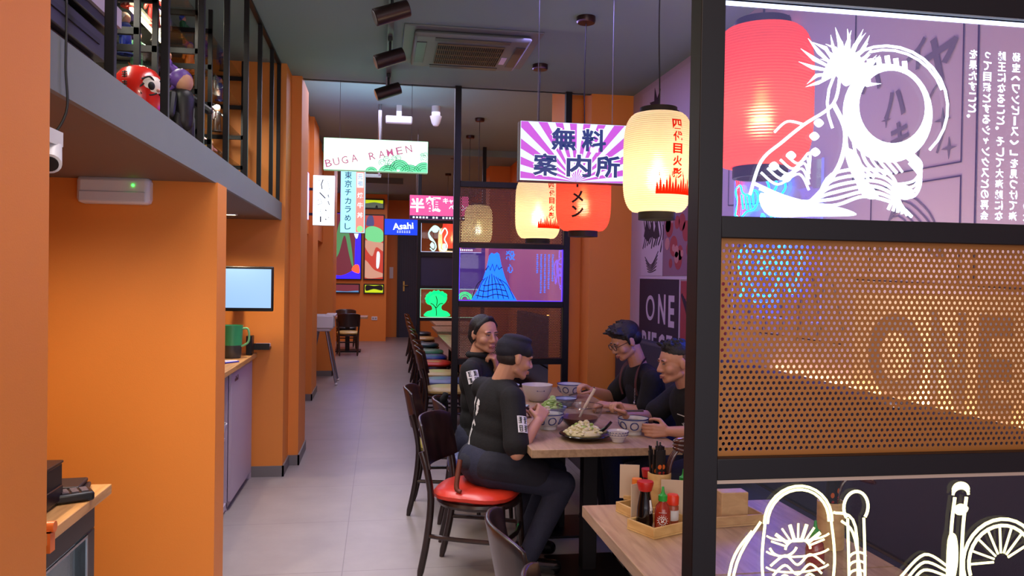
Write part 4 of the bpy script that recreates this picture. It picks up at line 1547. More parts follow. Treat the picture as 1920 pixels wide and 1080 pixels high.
for z in (.34, .54):
    part(t, 'shelf', MB().bb(-.33, .22, -.42, .43, z, z + .008), GLASS)
part(t, 'liner', MB().bb(-.34, -.33, -.43, .43, .10, .76), WHITEP)
for i in range(4):
    bt = MB().lathe([(0, 0), (.033, 0), (.033, .11), (.012, .15), (.013, .19), (0, .19)], 14, Matrix.Translation((-1.10, 2.25 + i * .17, .348)))
    single('bottle', bt, mat('dark bottle glass', (.16, .10, .08), .15) if i % 2 else mat('clear water bottle', (.72, .80, .86), .2), ('brown glass bottle' if i % 2 else 'pale water bottle') + ' on the upper fridge shelf, number %s from the camera end' % ('one', 'two', 'three', 'four')[i], 'bottle', group='bottles in the fridge')
t = thing('cash_box', 'black cash register box on the wooden counter', 'cash box', (-1.17, 2.56, .858))
part(t, 'body', MB().bb(-.17, .17, -.21, .21, 0, .128), BLACKP, .005)
part(t, 'drawer_front', MB().bb(.165, .176, -.20, .20, .012, .060), mat('dark brown plastic', (.12, .08, .09), .35), .003)
part(t, 'lid', MB().bb(-.17, .173, -.213, .213, .128, .136), mat('dark brown plastic', (.12, .08, .09), .35), .003)
single('notepad', MB().bb(-.10, .10, -.07, .07, 0, .016), mat('dark leather', (.15, .10, .09), .5), 'lower dark folder on the wooden counter beside the cash box', 'folder', (-1.06, 2.88, .858), bev=.005, rz=.25)
single('notepad', MB().bb(-.10, .09, -.07, .065, 0, .014), mat('dark leather', (.15, .10, .09), .5), 'upper dark folder lying on the other one beside the cash box', 'folder', (-1.07, 2.895, .8755), bev=.005, rz=.12)
t = thing('card_terminal', 'small card payment terminal with keypad in front of the dark folders', 'card terminal', (-.985, 2.78, .858), .5)
part(t, 'body', MB().bb(-.07, .07, -.04, .04, 0, .03), BLACKP, .008)
mb = MB()
for i in range(4):
    for j in range(3):
        mb.bb(-.05 + i * .028, -.03 + i * .028, -.026 + j * .019, -.012 + j * .019, .03, .034)
part(t, 'keypad', mb, mat('grey keys', (.38, .34, .36), .5))
single('cable_clip', MB().bb(-.922, -.912, 2.44, 2.475, .80, .862).bb(-.95, -.912, 2.44, 2.475, .857, .866).cyl((-.925, 2.457, .872), (-.905, 2.457, .872), .016), mat('orange clip plastic', (.90, .45, .18), .4), 'orange plastic clip on the front edge of the wooden counter', 'clip')
cc = single('security_camera', MB().bb(-.84, -.770, 2.02, 2.12, 1.905, 1.94).cyl((-.80, 2.12, 1.915), (-.775, 2.05, 1.855), .026, .027), WHITEP, 'small white security camera behind the near wall edge at the far left', 'security camera')
dv = (V((-.775, 2.05, 1.855)) - V((-.80, 2.12, 1.915))).normalized()
part(cc, 'lens', MB().cyl(V((-.775, 2.05, 1.855)), V((-.775, 2.05, 1.855)) + dv * .003, .020, seg=20), BLACKP)
part(cc, 'wall_arm', MB().bb(-.82, -.79, 1.985, 2.03, 1.91, 1.935), WHITEP)
mb = MB().tube(catmull([(-.80, 2.20, 2.30), (-.765, 2.12, 2.26), (-.762, 2.11, 2.10), (-.764, 2.12, 1.99), (-.80, 2.08, 1.90), (-.83, 2.02, 1.86)], 6), .003, 6)
single('hanging_cable', mb, CORD, 'thin black cable hanging from the boxes over the grey mezzanine edge', 'cable')
# boxes on the mezzanine
t = thing('audio_receiver', 'black receiver with a pale front strip, topmost of the boxes on the mezzanine', 'receiver', (-1.12, 2.45, 2.375))
part(t, 'body', MB().bb(-.26, .25, -.42, .40, 0, .10), BLACKP, .004)
part(t, 'front_strip', MB().bb(.248, .262, -.42, .40, .035, .095), mat('pale silver strip', (.75, .70, .75), .4, .3))
part(t, 'foot', MB().bb(-.2, .2, -.35, .35, -.012, 0), BLACKP)
t = thing('video_recorder', 'slim black recorder with a front slot below the pale striped receiver', 'recorder', (-1.12, 2.40, 2.275))
part(t, 'body', MB().bb(-.26, .24, -.38, .37, 0, .085), mat('charcoal metal case', (.17, .16, .20), .4), .004)
part(t, 'slot', MB().bb(.24, .245, -.20, .30, .04, .055), BLACKP)
single('storage_box', MB().bb(-1.38, -.90, 2.02, 2.72, 2.17, 2.272), mat('dark brown carton', (.20, .13, .10), .7), 'dark low box under the recorder on the mezzanine edge', 'box', bev=.004)
# railing
t = thing('mezzanine_railing', 'black steel bar railing along the mezzanine up to the ceiling', 'railing', (-.80, 4.5, 2.168))
for y in (2.556, 3.167, 3.773, 4.362, 4.974, 5.516, 6.103, 6.52):
    part(t, 'bar', MB().bb(-.014, .014, y - 4.5 - .0125, y - 4.5 + .0125, 0, 1.085), BLACK, .002)
part(t, 'top_rail', MB().bb(-.014, .014, -2.5, 2.04, 1.082, 1.10), BLACK)
# display racks behind the railing
RY = [(2.95, 3.70), (3.98, 4.85), (5.20, 6.40)]
LV = [2.42, 2.65, 2.88, 3.10]
names = ('nearest', 'middle', 'far')
for (y0, y1), nm in zip(RY, names):
    t = thing('display_rack', '%s black display rack with glass shelves behind the mezzanine railing' % nm, 'display rack', (-1.35, (y0 + y1) / 2, 2.168))
    h = (y1 - y0) / 2
    for sx in (-1, 1):
        for sy in (-1, 1):
            part(t, 'upright', MB().bb(sx * .30 - .012, sx * .30 + .012, sy * h - .012, sy * h + .012, 0, 1.06), BLACK)
    part(t, 'back_panel', MB().bb(-.315, -.308, -h, h, 0, 1.06), mat('grey green back panel', (.52, .54, .46), .35))
    for z in LV:
        sh = part(t, 'shelf', MB().bb(-.29, .29, -h + .01, h - .01, z - 2.168, z - 2.160), GLASS)
        [part(t, 'shelf_bar', MB().bb(-.31, .31, q - .012, q + .012, z - 2.188, z - 2.158), BLACK) for q in (-h, h)]
for y0, y1, z, nm in ((3.05, 3.6, 2.86, 'nearest'), (4.1, 4.75, 3.08, 'middle'), (4.1, 4.75, 2.86, 'middle')):
    single('led_tube', MB().bb(-1.20, -1.185, y0, y1, z, z + .012), glow('warm white led tube', (1, .93, .75), 7), 'bright led tube under %s glass shelf of the %s display rack' % ('the top' if z > 3 else 'the third', nm), 'light tube')
COLS = {'red': (.75, .16, .12), 'blue': (.20, .30, .70), 'white': (.85, .83, .80), 'orange': (.92, .50, .14), 'violet': (.42, .28, .62), 'green': (.22, .46, .30), 'yellow': (.88, .74, .28), 'black': (.08, .08, .09), 'brown': (.36, .22, .14), 'pink': (.85, .56, .58)}
rnd = random.Random(21)
combos = [(a, b) for a in COLS for b in COLS if a != b]
rnd.shuffle(combos)


def figurine(x, y, z, h, hair, dress, label, rz=0.0, group='small figurines in the display racks'):
    t = thing('figurine', label, 'figurine', (x, y, z), rz, group)
    s = h / .26
    mb = MB()
    mb.caps((0, -.025 * s, .01 * s), .016 * s, (0, -.02 * s, .11 * s), .022 * s, 10).caps((0.0, .03 * s, .01 * s), .016 * s, (0, .02 * s, .11 * s), .022 * s, 10)
    mb.caps((0, 0, .10 * s), .034 * s, (0, 0, .17 * s), .036 * s, 10)
    mb.caps((0, -.04 * s, .175 * s), .015 * s, (.02 * s, -.065 * s, .11 * s), .012 * s, 8).caps((0, .04 * s, .175 * s), .015 * s, (.05 * s, .06 * s, .14 * s), .012 * s, 8)
    mb.cyl((0, 0, 0), (0, 0, .008 * s), .05 * s)
    part(t, 'outfit', mb, mat('figurine paint ' + dress, COLS[dress], .45))
    part(t, 'face', MB().ball((.004 * s, 0, .222 * s), (.028 * s, .028 * s, .032 * s)), SKIN)
    mb = MB().ball((-.008 * s, 0, .232 * s), (.034 * s, .036 * s, .034 * s))
    for k in range(6):
        a = k * 1.05
        mb.cyl((-.01 * s, .02 * s * math.cos(a), .235 * s + .015 * s * math.sin(a)), (-.03 * s, .05 * s * math.cos(a), .235 * s + .045 * s * math.sin(a)), .014 * s, .002 * s, 8)
    part(t, 'hair', mb, mat('figurine paint ' + hair, COLS[hair], .45))
    return t


ci = 0
places = []
for ri, (y0, y1) in enumerate(RY):
    for li, z in enumerate([2.169] + LV):
        n = (2, 3, 3)[ri]
        for k in range(n):
            if ri == 0 and li == 0:
                continue
            y = y0 + (y1 - y0) * (k + .5) / n
            h = min(.205 if li else .23, 3.25 - z)
            if h < .12:
                continue
            a, b = combos[ci]
            ci += 1
            lv = ('floor', 'lowest shelf', 'second shelf', 'third shelf', 'top shelf')[li]
            figurine(-1.16 - .1 * rnd.random(), y, z, h * rnd.uniform(.8, 1), a, b, 'small figurine with %s hair and %s outfit on the %s of the %s rack' % (a, b, lv, names[ri]), rnd.uniform(-1.2, .2))
# daruma and the large figurine on the mezzanine floor
t = thing('daruma_doll', 'round red daruma doll with a white face on the mezzanine floor', 'daruma doll', (-.935, 3.32, 2.169), -0.62)
DR = mat('glossy red lacquer', (.80, .13, .09), .22, coat=.4)
part(t, 'body', MB().lathe([(0, 0), (.06, .003), (.088, .03), (.104, .08), (.106, .13), (.092, .18), (.062, .217), (.03, .232), (0, .235)], 32), DR)
part(t, 'face', MB().ball((.062, 0, .140), (.048, .062, .055)), mat('white lacquer', (.90, .86, .82), .3))
mb = MB()
for s in (-1, 1):
    mb.ball((.103, s * .026, .143), (.010, .014, .016))
    mb.tube(catmull([(.090, s * .050, .150), (.080, s * .062, .128), (.086, s * .056, .108)], 4), .004, 6)
    mb.tube(catmull([(.098, s * .008, .160), (.098, s * .03, .178), (.085, s * .055, .165)], 4), .004, 6)
    mb.tube(catmull([(.107, s * .006, .118), (.098, s * .03, .108), (.082, s * .052, .118)], 4), .0035, 6)
part(t, 'face_markings', mb, BLKP)
part(t, 'nose', MB().ball((.110, 0, .130), (.008, .008, .007)), mat('pale pink lacquer', (.86, .62, .56), .3))
mb = MB()
for s in (-1, 1):
    for k in range(4):
        a = s * (1.15 + 0.0 * k)
        for q in range(3):
            z = .17 - k * .036 + q * .008
            R = .106 + .002
            mb.tube([(R * math.cos(a - .08), R * math.sin(a - .08), z), (R * math.cos(a + .09), R * math.sin(a + .09), z)], .0026, 6)
        mb.tube([(R * math.cos(a), R * math.sin(a), .165 - k * .036), (R * math.cos(a + .02), R * math.sin(a + .02), .19 - k * .036)], .0026, 6)
part(t, 'side_brush_marks', mb, mat('gold black brush marks', (.16, .10, .05), .5))
figurine(-.93, 4.0, 2.169, .39, 'violet', 'black', 'largest figurine, violet hair and black outfit, standing at the mezzanine railing', -.6, None)

# emergency light on the orange wall
t = thing('emergency_light', 'white emergency light box with a green lamp on the near orange wall', 'emergency light', (-1.205, 3.985, 1.915))
part(t, 'housing', MB().bb(-.16, .155, -.085, 0, 0, .125), WHITEP, .022)
part(t, 'diffuser', MB().bb(-.145, .14, -.092, -.084, .008, .055), mat('frosted diffuser', (.82, .82, .84), .5), .008)
part(t, 'status_lamp', MB().ball((.086, -.086, .085), .006), glow('green led', (.2, 1, .25), 6))

# desk niche
single('desk', MB().bb(-2.05, -.945, 4.22, 6.54, .95, .985), OAKX, 'wooden desk top in the niche behind the orange wall', 'desk', bev=.003)
MEL = mat('lilac white melamine', (.70, .64, .70), .5)
t = thing('desk_cabinet', 'pale cabinet with a door and an open bay under the wooden desk top', 'cabinet', (-1.5, 5.35, 0))
mb = MB().bb(-.5, .52, -1.1, -1.06, 0, .95).bb(-.5, .50, .25, .28, 0, .95).bb(-.5, .52, 1.14, 1.18, 0, .95).bb(-.52, -.48, -1.1, 1.18, 0, .95).bb(-.5, .5, -1.1, 1.18, .02, .06)
part(t, 'carcass', mb, MEL)
part(t, 'shelf', MB().bb(-.48, .49, -1.06, .25, .48, .50), MEL)
d = part(t, 'door', MB().bb(.503, .523, .28, 1.15, .06, .945), MEL, .002)
mb = MB()
for k in range(4):
    mb.bb(.523, .525, .40 + .035 * k, .425 + .035 * k, .86, .862 + .016 * (k % 2 + 1))
part(d, 'small_logo', mb, mat('brown print', (.40, .25, .27), .6))
single('plastic_basket', MB().lathe([(.075, 0), (.10, .10), (.108, .12), (.102, .12), (.094, .10), (.07, .006), (0, .006), (0, 0)], 20), WHITEP, 'white plastic basket in the open bay under the desk', 'basket', (-1.08, 5.45, .50))
t = single('notice_sheet', MB().bb(-1.02, -1.015, 5.30, 5.58, .70, .84).bb(-1.018, -1.01, 5.33, 5.36, .82, .95).bb(-1.018, -1.01, 5.51, 5.54, .82, .95), mat('white paper', (.85, .83, .86), .7), 'white paper notice hanging in the open bay under the desk', 'notice')
t = thing('computer_monitor', 'black computer monitor with a pale blue screen mounted above the desk', 'monitor', (-1.085, 6.2, 1.325))
part(t, 'bezel', MB().bb(-.30, .30, 0, .035, 0, .336), BLACKP, .008)
part(t, 'display', MB().bb(-.284, .284, -.003, .001, .026, .316), glow('pale blue display', (.58, .74, .94), .85))
part(t, 'round_logo', MB().lathe([(.006, 0), (.009, 0), (.009, .002), (.006, .002)], 18, frame((-.22, -.003, .013), (1, 0, 0), (0, 0, 1)), close=True), STEEL)
part(t, 'arm', MB().bb(-.03, .03, .035, .345, .15, .20), BLACKP, .004)
part(t, 'cable', MB().tube(catmull([(-.22, .03, .02), (-.23, .05, -.06), (-.27, .02, -.13), (-.30, -.02, -.30)], 6), .005, 6), CORD)
t = thing('plastic_jug', 'green plastic jug with a handle on the desk below the monitor', 'jug', (-1.065, 6.13, .986))
part(t, 'body', MB().lathe([(0, .0), (.062, .0), (.066, .01), (.07, .095), (.068, .095)], 28), mat('dark grey liquid', (.26, .27, .26), .3))
part(t, 'upper_wall', MB().lathe([(.07, .094), (.078, .24), (.075, .24), (.066, .094)], 28, close=True), mat('translucent green plastic', (.26, .68, .42), .3))
part(t, 'handle', MB().tube(catmull([(.07, -.01, .215), (.115, -.012, .21), (.118, -.012, .12), (.068, -.01, .085)], 6), .008, 8), mat('pale green plastic', (.50, .78, .52), .35))
single('pen_box', MB().bb(-1.0, -.955, 6.34, 6.44, .986, 1.13), BLACKP, 'small black box on the desk beside the green jug', 'box', bev=.004)
t = thing('wall_tray', 'small dark tray with papers fixed to the wall at the desk corner', 'tray', (-.90, 6.55, 1.015))
part(t, 'tray_body', MB().bb(-.06, .06, -.10, 0, 0, .02).bb(-.06, .06, -.10, -.094, .02, .05), BLACKP)
part(t, 'paper_stack', MB().bb(-.055, .055, -.092, -.004, .02, .045), mat('white paper', (.85, .83, .86), .7))
single('paper_slip', MB().bb(-1.09, -.99, 5.80, 5.93, .986, .989), mat('white paper', (.85, .83, .86), .7), 'white paper slip on the desk in front of the green jug', 'paper')
single('pen', MB().cyl((-1.04, 5.72, .991), (-.965, 5.82, .991), .005), mat('blue pen plastic', (.25, .25, .75), .3), 'blue pen lying on the desk edge', 'pen')
for y, nm in ((6.05, 'above the desk in the niche'), (2.95, 'above the wooden counter')):
    t = thing('recessed_downlight', 'round recessed downlight in the mezzanine underside ' + nm, 'downlight', (-1.07 if y > 5 else -1.38, y, 2.034))
    part(t, 'ring', MB().lathe([(.036, -.006), (.05, -.006), (.05, 0), (.036, 0)], 24, close=True), WHITEP)
    part(t, 'lens', MB().lathe([(0, -.004), (.036, -.004), (.036, -.001), (0, -.001)], 24), glow('downlight lens', (1, .86, .62), 12))

# ================================================================ back wall pictures
fr = mat('black picture frame', (.10, .08, .10), .5)


def picture(label, x0, x1, z0, z1, base, shapes, border=None):
    t = thing('lit_picture', label, 'picture', ((x0 + x1) / 2, 20.0, z0))
    w, h = (x1 - x0) / 2, z1 - z0
    part(t, 'frame', MB().bb(-w, w, -.06, -.005, 0, h), fr)
    part(t, 'image', MB().bb(-w + .03, w - .03, -.066, -.06, .03, h - .03), base)
    for i, (m, poly) in enumerate(shapes):
        P = catmull([(a * 2 * w - w, b * h, 0) for a, b in poly], 5, True)
        P = [(max(-w + .032, min(w - .032, p.x)), max(.032, min(h - .032, p.y))) for p in P]
        part(t, 'image_area', MB().prism(P, .002, frame((0, -.066 - .002 * (i + 1), 0), (1, 0, 0), (0, 0, 1))), m)
    return t


PB = glow('deep blue backlit print', (.10, .05, 1.0), 3.6)
PBR = glow('brown backlit print', (.50, .20, .26), .55)
PG = glow('sage backlit print', (.35, .62, .40), .6)
PO = glow('orange backlit print', (1.0, .38, .25), .8)
PW = glow('white backlit print', (.80, .92, 1.0), 1.1)
PM = glow('mint backlit print', (.45, .85, .55), .75)
PR = glow('red backlit print', (.80, .25, .18), .65)
PC = glow('rose cream backlit print', (.85, .62, .52), .65)
picture('large tall backlit picture with a deep blue border on the back wall', -1.14, -.44, 1.505, 3.15, PB,
        [(PBR, [(.04, .12), (.70, .14), (.76, .30), (.74, .95), (.4, .98), (.04, .97)]), (PG, [(.10, .35), (.22, .40), (.40, .66), (.55, .40), (.66, .22), (.72, .20), (.62, .55), (.45, .85), (.30, .92), (.14, .70)]),
         (PW, [(.66, .98), (.95, .98), (.92, .80), (.84, .62), (.74, .66), (.70, .82)]), (PO, [(.66, .14), (.92, .10), (.90, .22), (.74, .22)])])
picture('tall backlit picture of a green tree shape over red, right of the blue one', -.395, .105, 1.51, 3.12, PR,
        [(PC, [(.06, .04), (.94, .05), (.94, .10), (.5, .16), (.06, .30)]), (PM, [(.04, .66), (.10, .78), (.40, .82), (.80, .78), (.96, .70), (.94, .60), (.6, .56), (.3, .58)]),
         (PC, [(.06, .50), (.40, .36), (.60, .50), (.94, .44), (.94, .56), (.5, .58), (.06, .60)]), (glow('slate backlit print', (.30, .30, .52), .6), [(.10, .84), (.20, .97), (.42, .97), (.48, .84), (.3, .82)]), (PW, [(.62, .20), (.74, .20), (.78, .40), (.64, .42)])])
picture('small backlit picture with a yellow sky above the green tree picture', -.40, .09, 3.25, 3.50, glow('grey green print', (.40, .44, .38), .5),
        [(glow('acid yellow print', (.78, .85, .10), .8), [(.04, .55), (.5, .66), (.96, .56), (.96, .96), (.04, .96)]), (fr, [(.55, .12), (.62, .40), (.68, .12)])])
picture('small wide picture with a pale blue lower edge below the large blue one', -1.13, -.475, 1.175, 1.415, PBR,
        [(glow('pale blue print', (.35, .62, .85), .6), [(.04, .06), (.96, .06), (.96, .28), (.5, .20), (.04, .24)])])
picture('small yellow edged picture below the green tree picture', -.385, .11, 1.17, 1.415, glow('acid yellow print', (.78, .85, .10), .8),
        [(fr, [(.12, .30), (.12, .85), (.5, .80), (.88, .85), (.90, .35), (.5, .48)])])
t = thing('wall_socket', 'white double wall socket on the orange back wall', 'socket', (-.117, 20.0, .52))
part(t, 'plate', MB().bb(-.07, .07, -.015, 0, 0, .09), WHITEP, .004)
part(t, 'outlet', MB().bb(-.05, -.01, -.018, -.014, .025, .065).bb(.01, .05, -.018, -.014, .025, .065), mat('grey outlet', (.6, .6, .62), .5))
t = thing('light_switch', 'white light switch on the wall left of the back door', 'switch', (.30, 21.4, 1.55))
part(t, 'plate', MB().bb(-.05, .05, -.015, 0, 0, .30), WHITEP, .004)

# ================================================================ things on the tables
PORC = mat('white porcelain', (.84, .83, .84), .25, coat=.3)
BLUEG = mat('cobalt glaze', (.20, .24, .48), .25, coat=.3)
BROTH = mat('brown broth', (.36, .20, .14), .3)
PALEF = mat('pale cooked cabbage', (.82, .78, .58), .6, var=.15, vscale=60)
GREENF = mat('light green leaves', (.62, .72, .38), .6, var=.2, vscale=60)
BLKG = mat('black glazed ceramic', (.05, .05, .07), .2, coat=.3)


def ramen_bowl(x, y, label, r=.085, h=.088, content=True, rz=0):
    t = thing('noodle_bowl', label, 'bowl', (x, y, .751), rz, 'white noodle bowls with blue rings')
    part(t, 'bowl_body', MB().lathe([(0, 0), (r * .55, 0), (r * .55, .016), (r * .62, .022), (r * .88, h * .55), (r, h), (r * .95, h), (r * .83, h * .56), (r * .5, .03), (0, .028)], 36), PORC)
    part(t, 'blue_rim', MB().lathe([(r * .965, h - .003), (r * 1.012, h - .003), (r * 1.012, h + .0025), (r * .965, h + .0025)], 36, close=True), BLUEG)
    mb = MB()
    for k in range(7):
        a = k * 2 * PI / 7
        pts = []
        for q in range(16):
            u = .021 * math.cos(2 * PI * q / 16)
            v = h * .60 + .021 * math.sin(2 * PI * q / 16)
            zz = min(max(v, .024), h)
            f = (zz - h * .55) / (h * .45)
            R = r * (.88 + .12 * f) if f > 0 else r * (.62 + .26 * (zz - .022) / (h * .55 - .022))
            pts.append(((R + .001) * math.cos(a + u / R), (R + .001) * math.sin(a + u / R), zz))
        mb.tube(pts, .0034, 6, True)
    part(t, 'blue_ring_motif', mb, BLUEG)
    if content:
        part(t, 'soup', MB().lathe([(0, h * .80), (r * .90, h * .80), (r * .90, h * .79), (0, h * .79)], 28), mat('grey green soup', (.46, .46, .36), .3))
    return t


ramen_bowl(1.392, 4.24, 'blue ringed noodle bowl held by the man at the right edge')
ramen_bowl(.955, 4.43, 'blue ringed noodle bowl in front of the man in the black cap', rz=.3)
ramen_bowl(1.365, 5.62, 'blue ringed noodle bowl in front of the man with glasses', .093, .095, rz=.5)
t = thing('glass_bowl', 'large clear glass bowl of brown broth in the middle of the meal', 'bowl', (1.145, 4.47, .751))
part(t, 'glass_wall', MB().lathe([(0, 0), (.07, 0), (.10, .03), (.125, .075), (.134, .125), (.130, .125), (.121, .076), (.096, .034), (.066, .006), (0, .006)], 40), GLASS)
part(t, 'rim', MB().lathe([(.129, .123), (.136, .123), (.136, .129), (.129, .129)], 40, close=True), clear('rim glass', (.8, .8, .85), .5))
part(t, 'broth', MB().lathe([(0, .008), (.066, .008), (.095, .034), (.109, .058), (0, .060)], 36), BROTH)
single('ladle', MB().tube(catmull([(1.14, 4.46, .80), (1.165, 4.45, .86), (1.215, 4.44, .955), (1.225, 4.44, .975)], 5), [.007] * 6 + [.009] * 6 + [.010] * 4, 10, flat=None).ball((1.13, 4.465, .79), (.035, .035, .014)), mat('cream plastic', (.86, .78, .70), .4), 'cream ladle leaning out of the glass bowl', 'ladle')
t = thing('serving_plate', 'black oval plate with a heap of pale cabbage at the near table edge', 'plate', (1.095, 4.14, .751))
part(t, 'plate_body', MB().lathe([(0, 0), (.08, 0), (.125, .018), (.142, .026), (.139, .030), (.118, .022), (.075, .008), (0, .008)], 40), BLKG)
rnd = random.Random(9)
mb = MB()
for k in range(120):
    a, q = rnd.uniform(0, 2 * PI), rnd.random() ** .6
    r = .098 * q
    z = .785 + .062 * (1 - q ** 1.3) * rnd.uniform(.55, 1)
    s = rnd.uniform(.010, .019)
    R = Matrix.Translation((1.085 + r * math.cos(a), 4.14 + r * .8 * math.sin(a), z)) @ Matrix.Rotation(rnd.uniform(0, 3), 4, 'X') @ Matrix.Rotation(rnd.uniform(0, 3), 4, 'Z')
    mb.ball((0, 0, 0), (s, s * .7, s * .45), R, 7, 5)
mb.ball((1.085, 4.14, .778), (.10, .085, .035))
o = single('cabbage_heap', mb, PALEF, 'heap of pale cooked cabbage on the black plate', 'food')
o['kind'] = 'stuff'
mb = MB()
for k in range(16):
    a, q = rnd.uniform(0, 2 * PI), rnd.random() ** .5
    r = .085 * q
    R = Matrix.Translation((1.085 + r * math.cos(a), 4.14 + r * .8 * math.sin(a), .80 + .05 * (1 - q))) @ Matrix.Rotation(rnd.uniform(0, 3), 4, 'X')
    mb.ball((0, 0, 0), (.014, .009, .006), R, 7, 5)
o = single('cabbage_shreds', mb, GREENF, 'greener cabbage pieces on top of the pale heap', 'food')
o['kind'] = 'stuff'
single('serving_spoon', MB().tube(catmull([(1.165, 4.11, .79), (1.195, 4.10, .815), (1.222, 4.09, .848)], 4), .008, 8).ball((1.155, 4.115, .787), (.028, .018, .008)), BLKG, 'black spoon resting on the black plate of cabbage', 'spoon')
t = thing('small_bowl', 'small white bowl with fine blue pattern between the plate and the right man', 'bowl', (1.245, 4.045, .751))
part(t, 'bowl_body', MB().lathe([(0, 0), (.03, 0), (.032, .008), (.050, .035), (.056, .058), (.053, .058), (.045, .034), (.026, .012), (0, .012)], 30), PORC)
mb = MB()
for k in range(20):
    a = k * .314
    for z in (.022, .036, .049):
        R = (.0405 if z < .03 else .0508 if z < .04 else .0545) + .0008
        b = a + z * 8
        mb.tube([(R * math.cos(b), R * math.sin(b), z), (R * math.cos(b + .1), R * math.sin(b + .1), z + .006), (R * math.cos(b + .2), R * math.sin(b + .2), z)], .0016, 5)
part(t, 'blue_pattern', mb, BLUEG)
part(t, 'sauce', MB().lathe([(0, .046), (.049, .046), (.049, .045), (0, .045)], 20), mat('pale sauce', (.62, .58, .48), .4))
t = thing('mixing_bowl', 'big plain white bowl on the far part of the table', 'bowl', (1.09, 5.45, .751))
part(t, 'bowl_body', MB().lathe([(0, 0), (.05, 0), (.075, .025), (.10, .075), (.108, .115), (.104, .115), (.095, .075), (.068, .03), (0, .012)], 40), mat('cream white bowl', (.86, .83, .82), .35))
part(t, 'thin_motif', MB().tube([(.100 * math.cos(a), .100 * math.sin(a), .079) for a in [(-1.75 + .06 * k) for k in range(9)]], .0013, 5).ball((.101 * math.cos(-1.75), .101 * math.sin(-1.75), .081), .004).ball((.101 * math.cos(-1.27), .101 * math.sin(-1.27), .081), .004), BLUEG)
t = thing('shallow_bowl', 'shallow blue and white bowl just behind the glass bowl', 'bowl', (1.235, 5.22, .751))
part(t, 'bowl_body', MB().lathe([(0, 0), (.04, 0), (.065, .03), (.082, .052), (.078, .052), (.06, .032), (0, .01)], 32), mat('blue grey porcelain', (.55, .60, .72), .3))
part(t, 'blue_rim', MB().lathe([(.077, .050), (.083, .050), (.083, .054), (.077, .054)], 32, close=True), BLUEG)
t = thing('side_plate', 'white bowl heaped with green and white cabbage beside the raised hand', 'plate', (1.065, 4.86, .751))
part(t, 'plate_body', MB().lathe([(0, 0), (.05, 0), (.085, .035), (.095, .055), (.091, .055), (.078, .035), (0, .01)], 32), mat('blue grey porcelain', (.55, .60, .72), .3))
mb = MB()
for k in range(60):
    a, q = rnd.uniform(0, 2 * PI), rnd.random() ** .6
    r = .070 * q
    R = Matrix.Translation((1.065 + r * math.cos(a), 4.86 + r * math.sin(a), .80 + .075 * (1 - q) * rnd.uniform(.6, 1))) @ Matrix.Rotation(rnd.uniform(0, 3), 4, 'X')
    mb.ball((0, 0, 0), (.018, .013, .006), R, 7, 5)
mb.ball((1.065, 4.86, .795), (.07, .07, .03))
o = single('salad_heap', mb, GREENF, 'heap of green and white cabbage in the blue grey bowl', 'food')
o['kind'] = 'stuff'
t = thing('dark_dish', 'small dark dish with a spoon near the table edge before the woman', 'dish', (.90, 5.12, .751))
part(t, 'dish_body', MB().lathe([(0, 0), (.05, 0), (.075, .022), (.072, .024), (.048, .007), (0, .007)], 28), BLKG)
single('soup_spoon', MB().tube(catmull([(.905, 5.12, .775), (.86, 5.08, .785), (.82, 5.06, .782)], 4), .005, 8).ball((.915, 5.125, .772), (.026, .018, .008)), STEEL, 'steel spoon lying in the small dark dish', 'spoon')
t = thing('far_dish', 'blue and white dish at the far table end left of the big white bowl', 'dish', (.96, 5.93, .751))
part(t, 'dish_body', MB().lathe([(0, 0), (.05, 0), (.08, .04), (.092, .05), (.088, .054), (.07, .04), (0, .01)], 28), mat('blue grey porcelain', (.55, .60, .72), .3))
part(t, 'dish_content', MB().ball((0, 0, .035), (.07, .07, .035)), PALEF)


# sauce trays
def tray(x, y, rz, w, d, label):
    t = thing('sauce_tray', label, 'tray', (x, y, .751), rz)
    part(t, 'bottom', MB().bb(-w, w, -d, d, 0, .006), BAMBOO)
    part(t, 'rim', MB().bb(-w, w, -d, -d + .008, .006, .036).bb(-w, w, d - .008, d, .006, .036).bb(-w, -w + .008, -d + .008, d - .008, .006, .036).bb(w - .008, w, -d + .008, d - .008, .006, .036), BAMBOO, .0015)
    return t


tray(.962, 2.60, .42, .100, .066, 'bamboo tray with the red chilli sauce bottle at the near table edge')
tray(.965, 2.79, .30, .085, .062, 'bamboo tray behind the first one, holding card and bottles')
tray(1.24, 2.66, .1, .10, .06, 'bamboo tray seen through the lower engraved panel by the post')
CHILI = mat('red chilli sauce', (.58, .16, .10), .2, coat=.4)
GCAP = mat('bright green cap', (.15, .62, .22), .35)


def sauce_bottle(x, y, rz, label, body, cap, h=.145, group=None):
    t = thing('sauce_bottle', label, 'sauce bottle', (x, y, .758), rz, group)
    s = h / .145
    part(t, 'bottle_body', MB().lathe([(0, 0), (.024, 0), (.027, .004), (.027, .062), (.023, .080), (.012, .094), (.0115, .100), (0, .100)], 28), body)
    part(t, 'nozzle_cap', MB().lathe([(0, .098), (.015, .098), (.0155, .116), (.009, .120), (.0055, .128), (.0035, .145), (0, .146)], 24), cap)
    return t


b = sauce_bottle(.955, 2.578, -1.9, 'red chilli sauce bottle with a green nozzle cap in the near tray', CHILI, GCAP)
mb = MB()


def onb(a, z, R=.0278):
    ph = -.35 + 1.9 - 1.57 + a / R
    return (R * math.cos(ph), R * math.sin(ph), z)


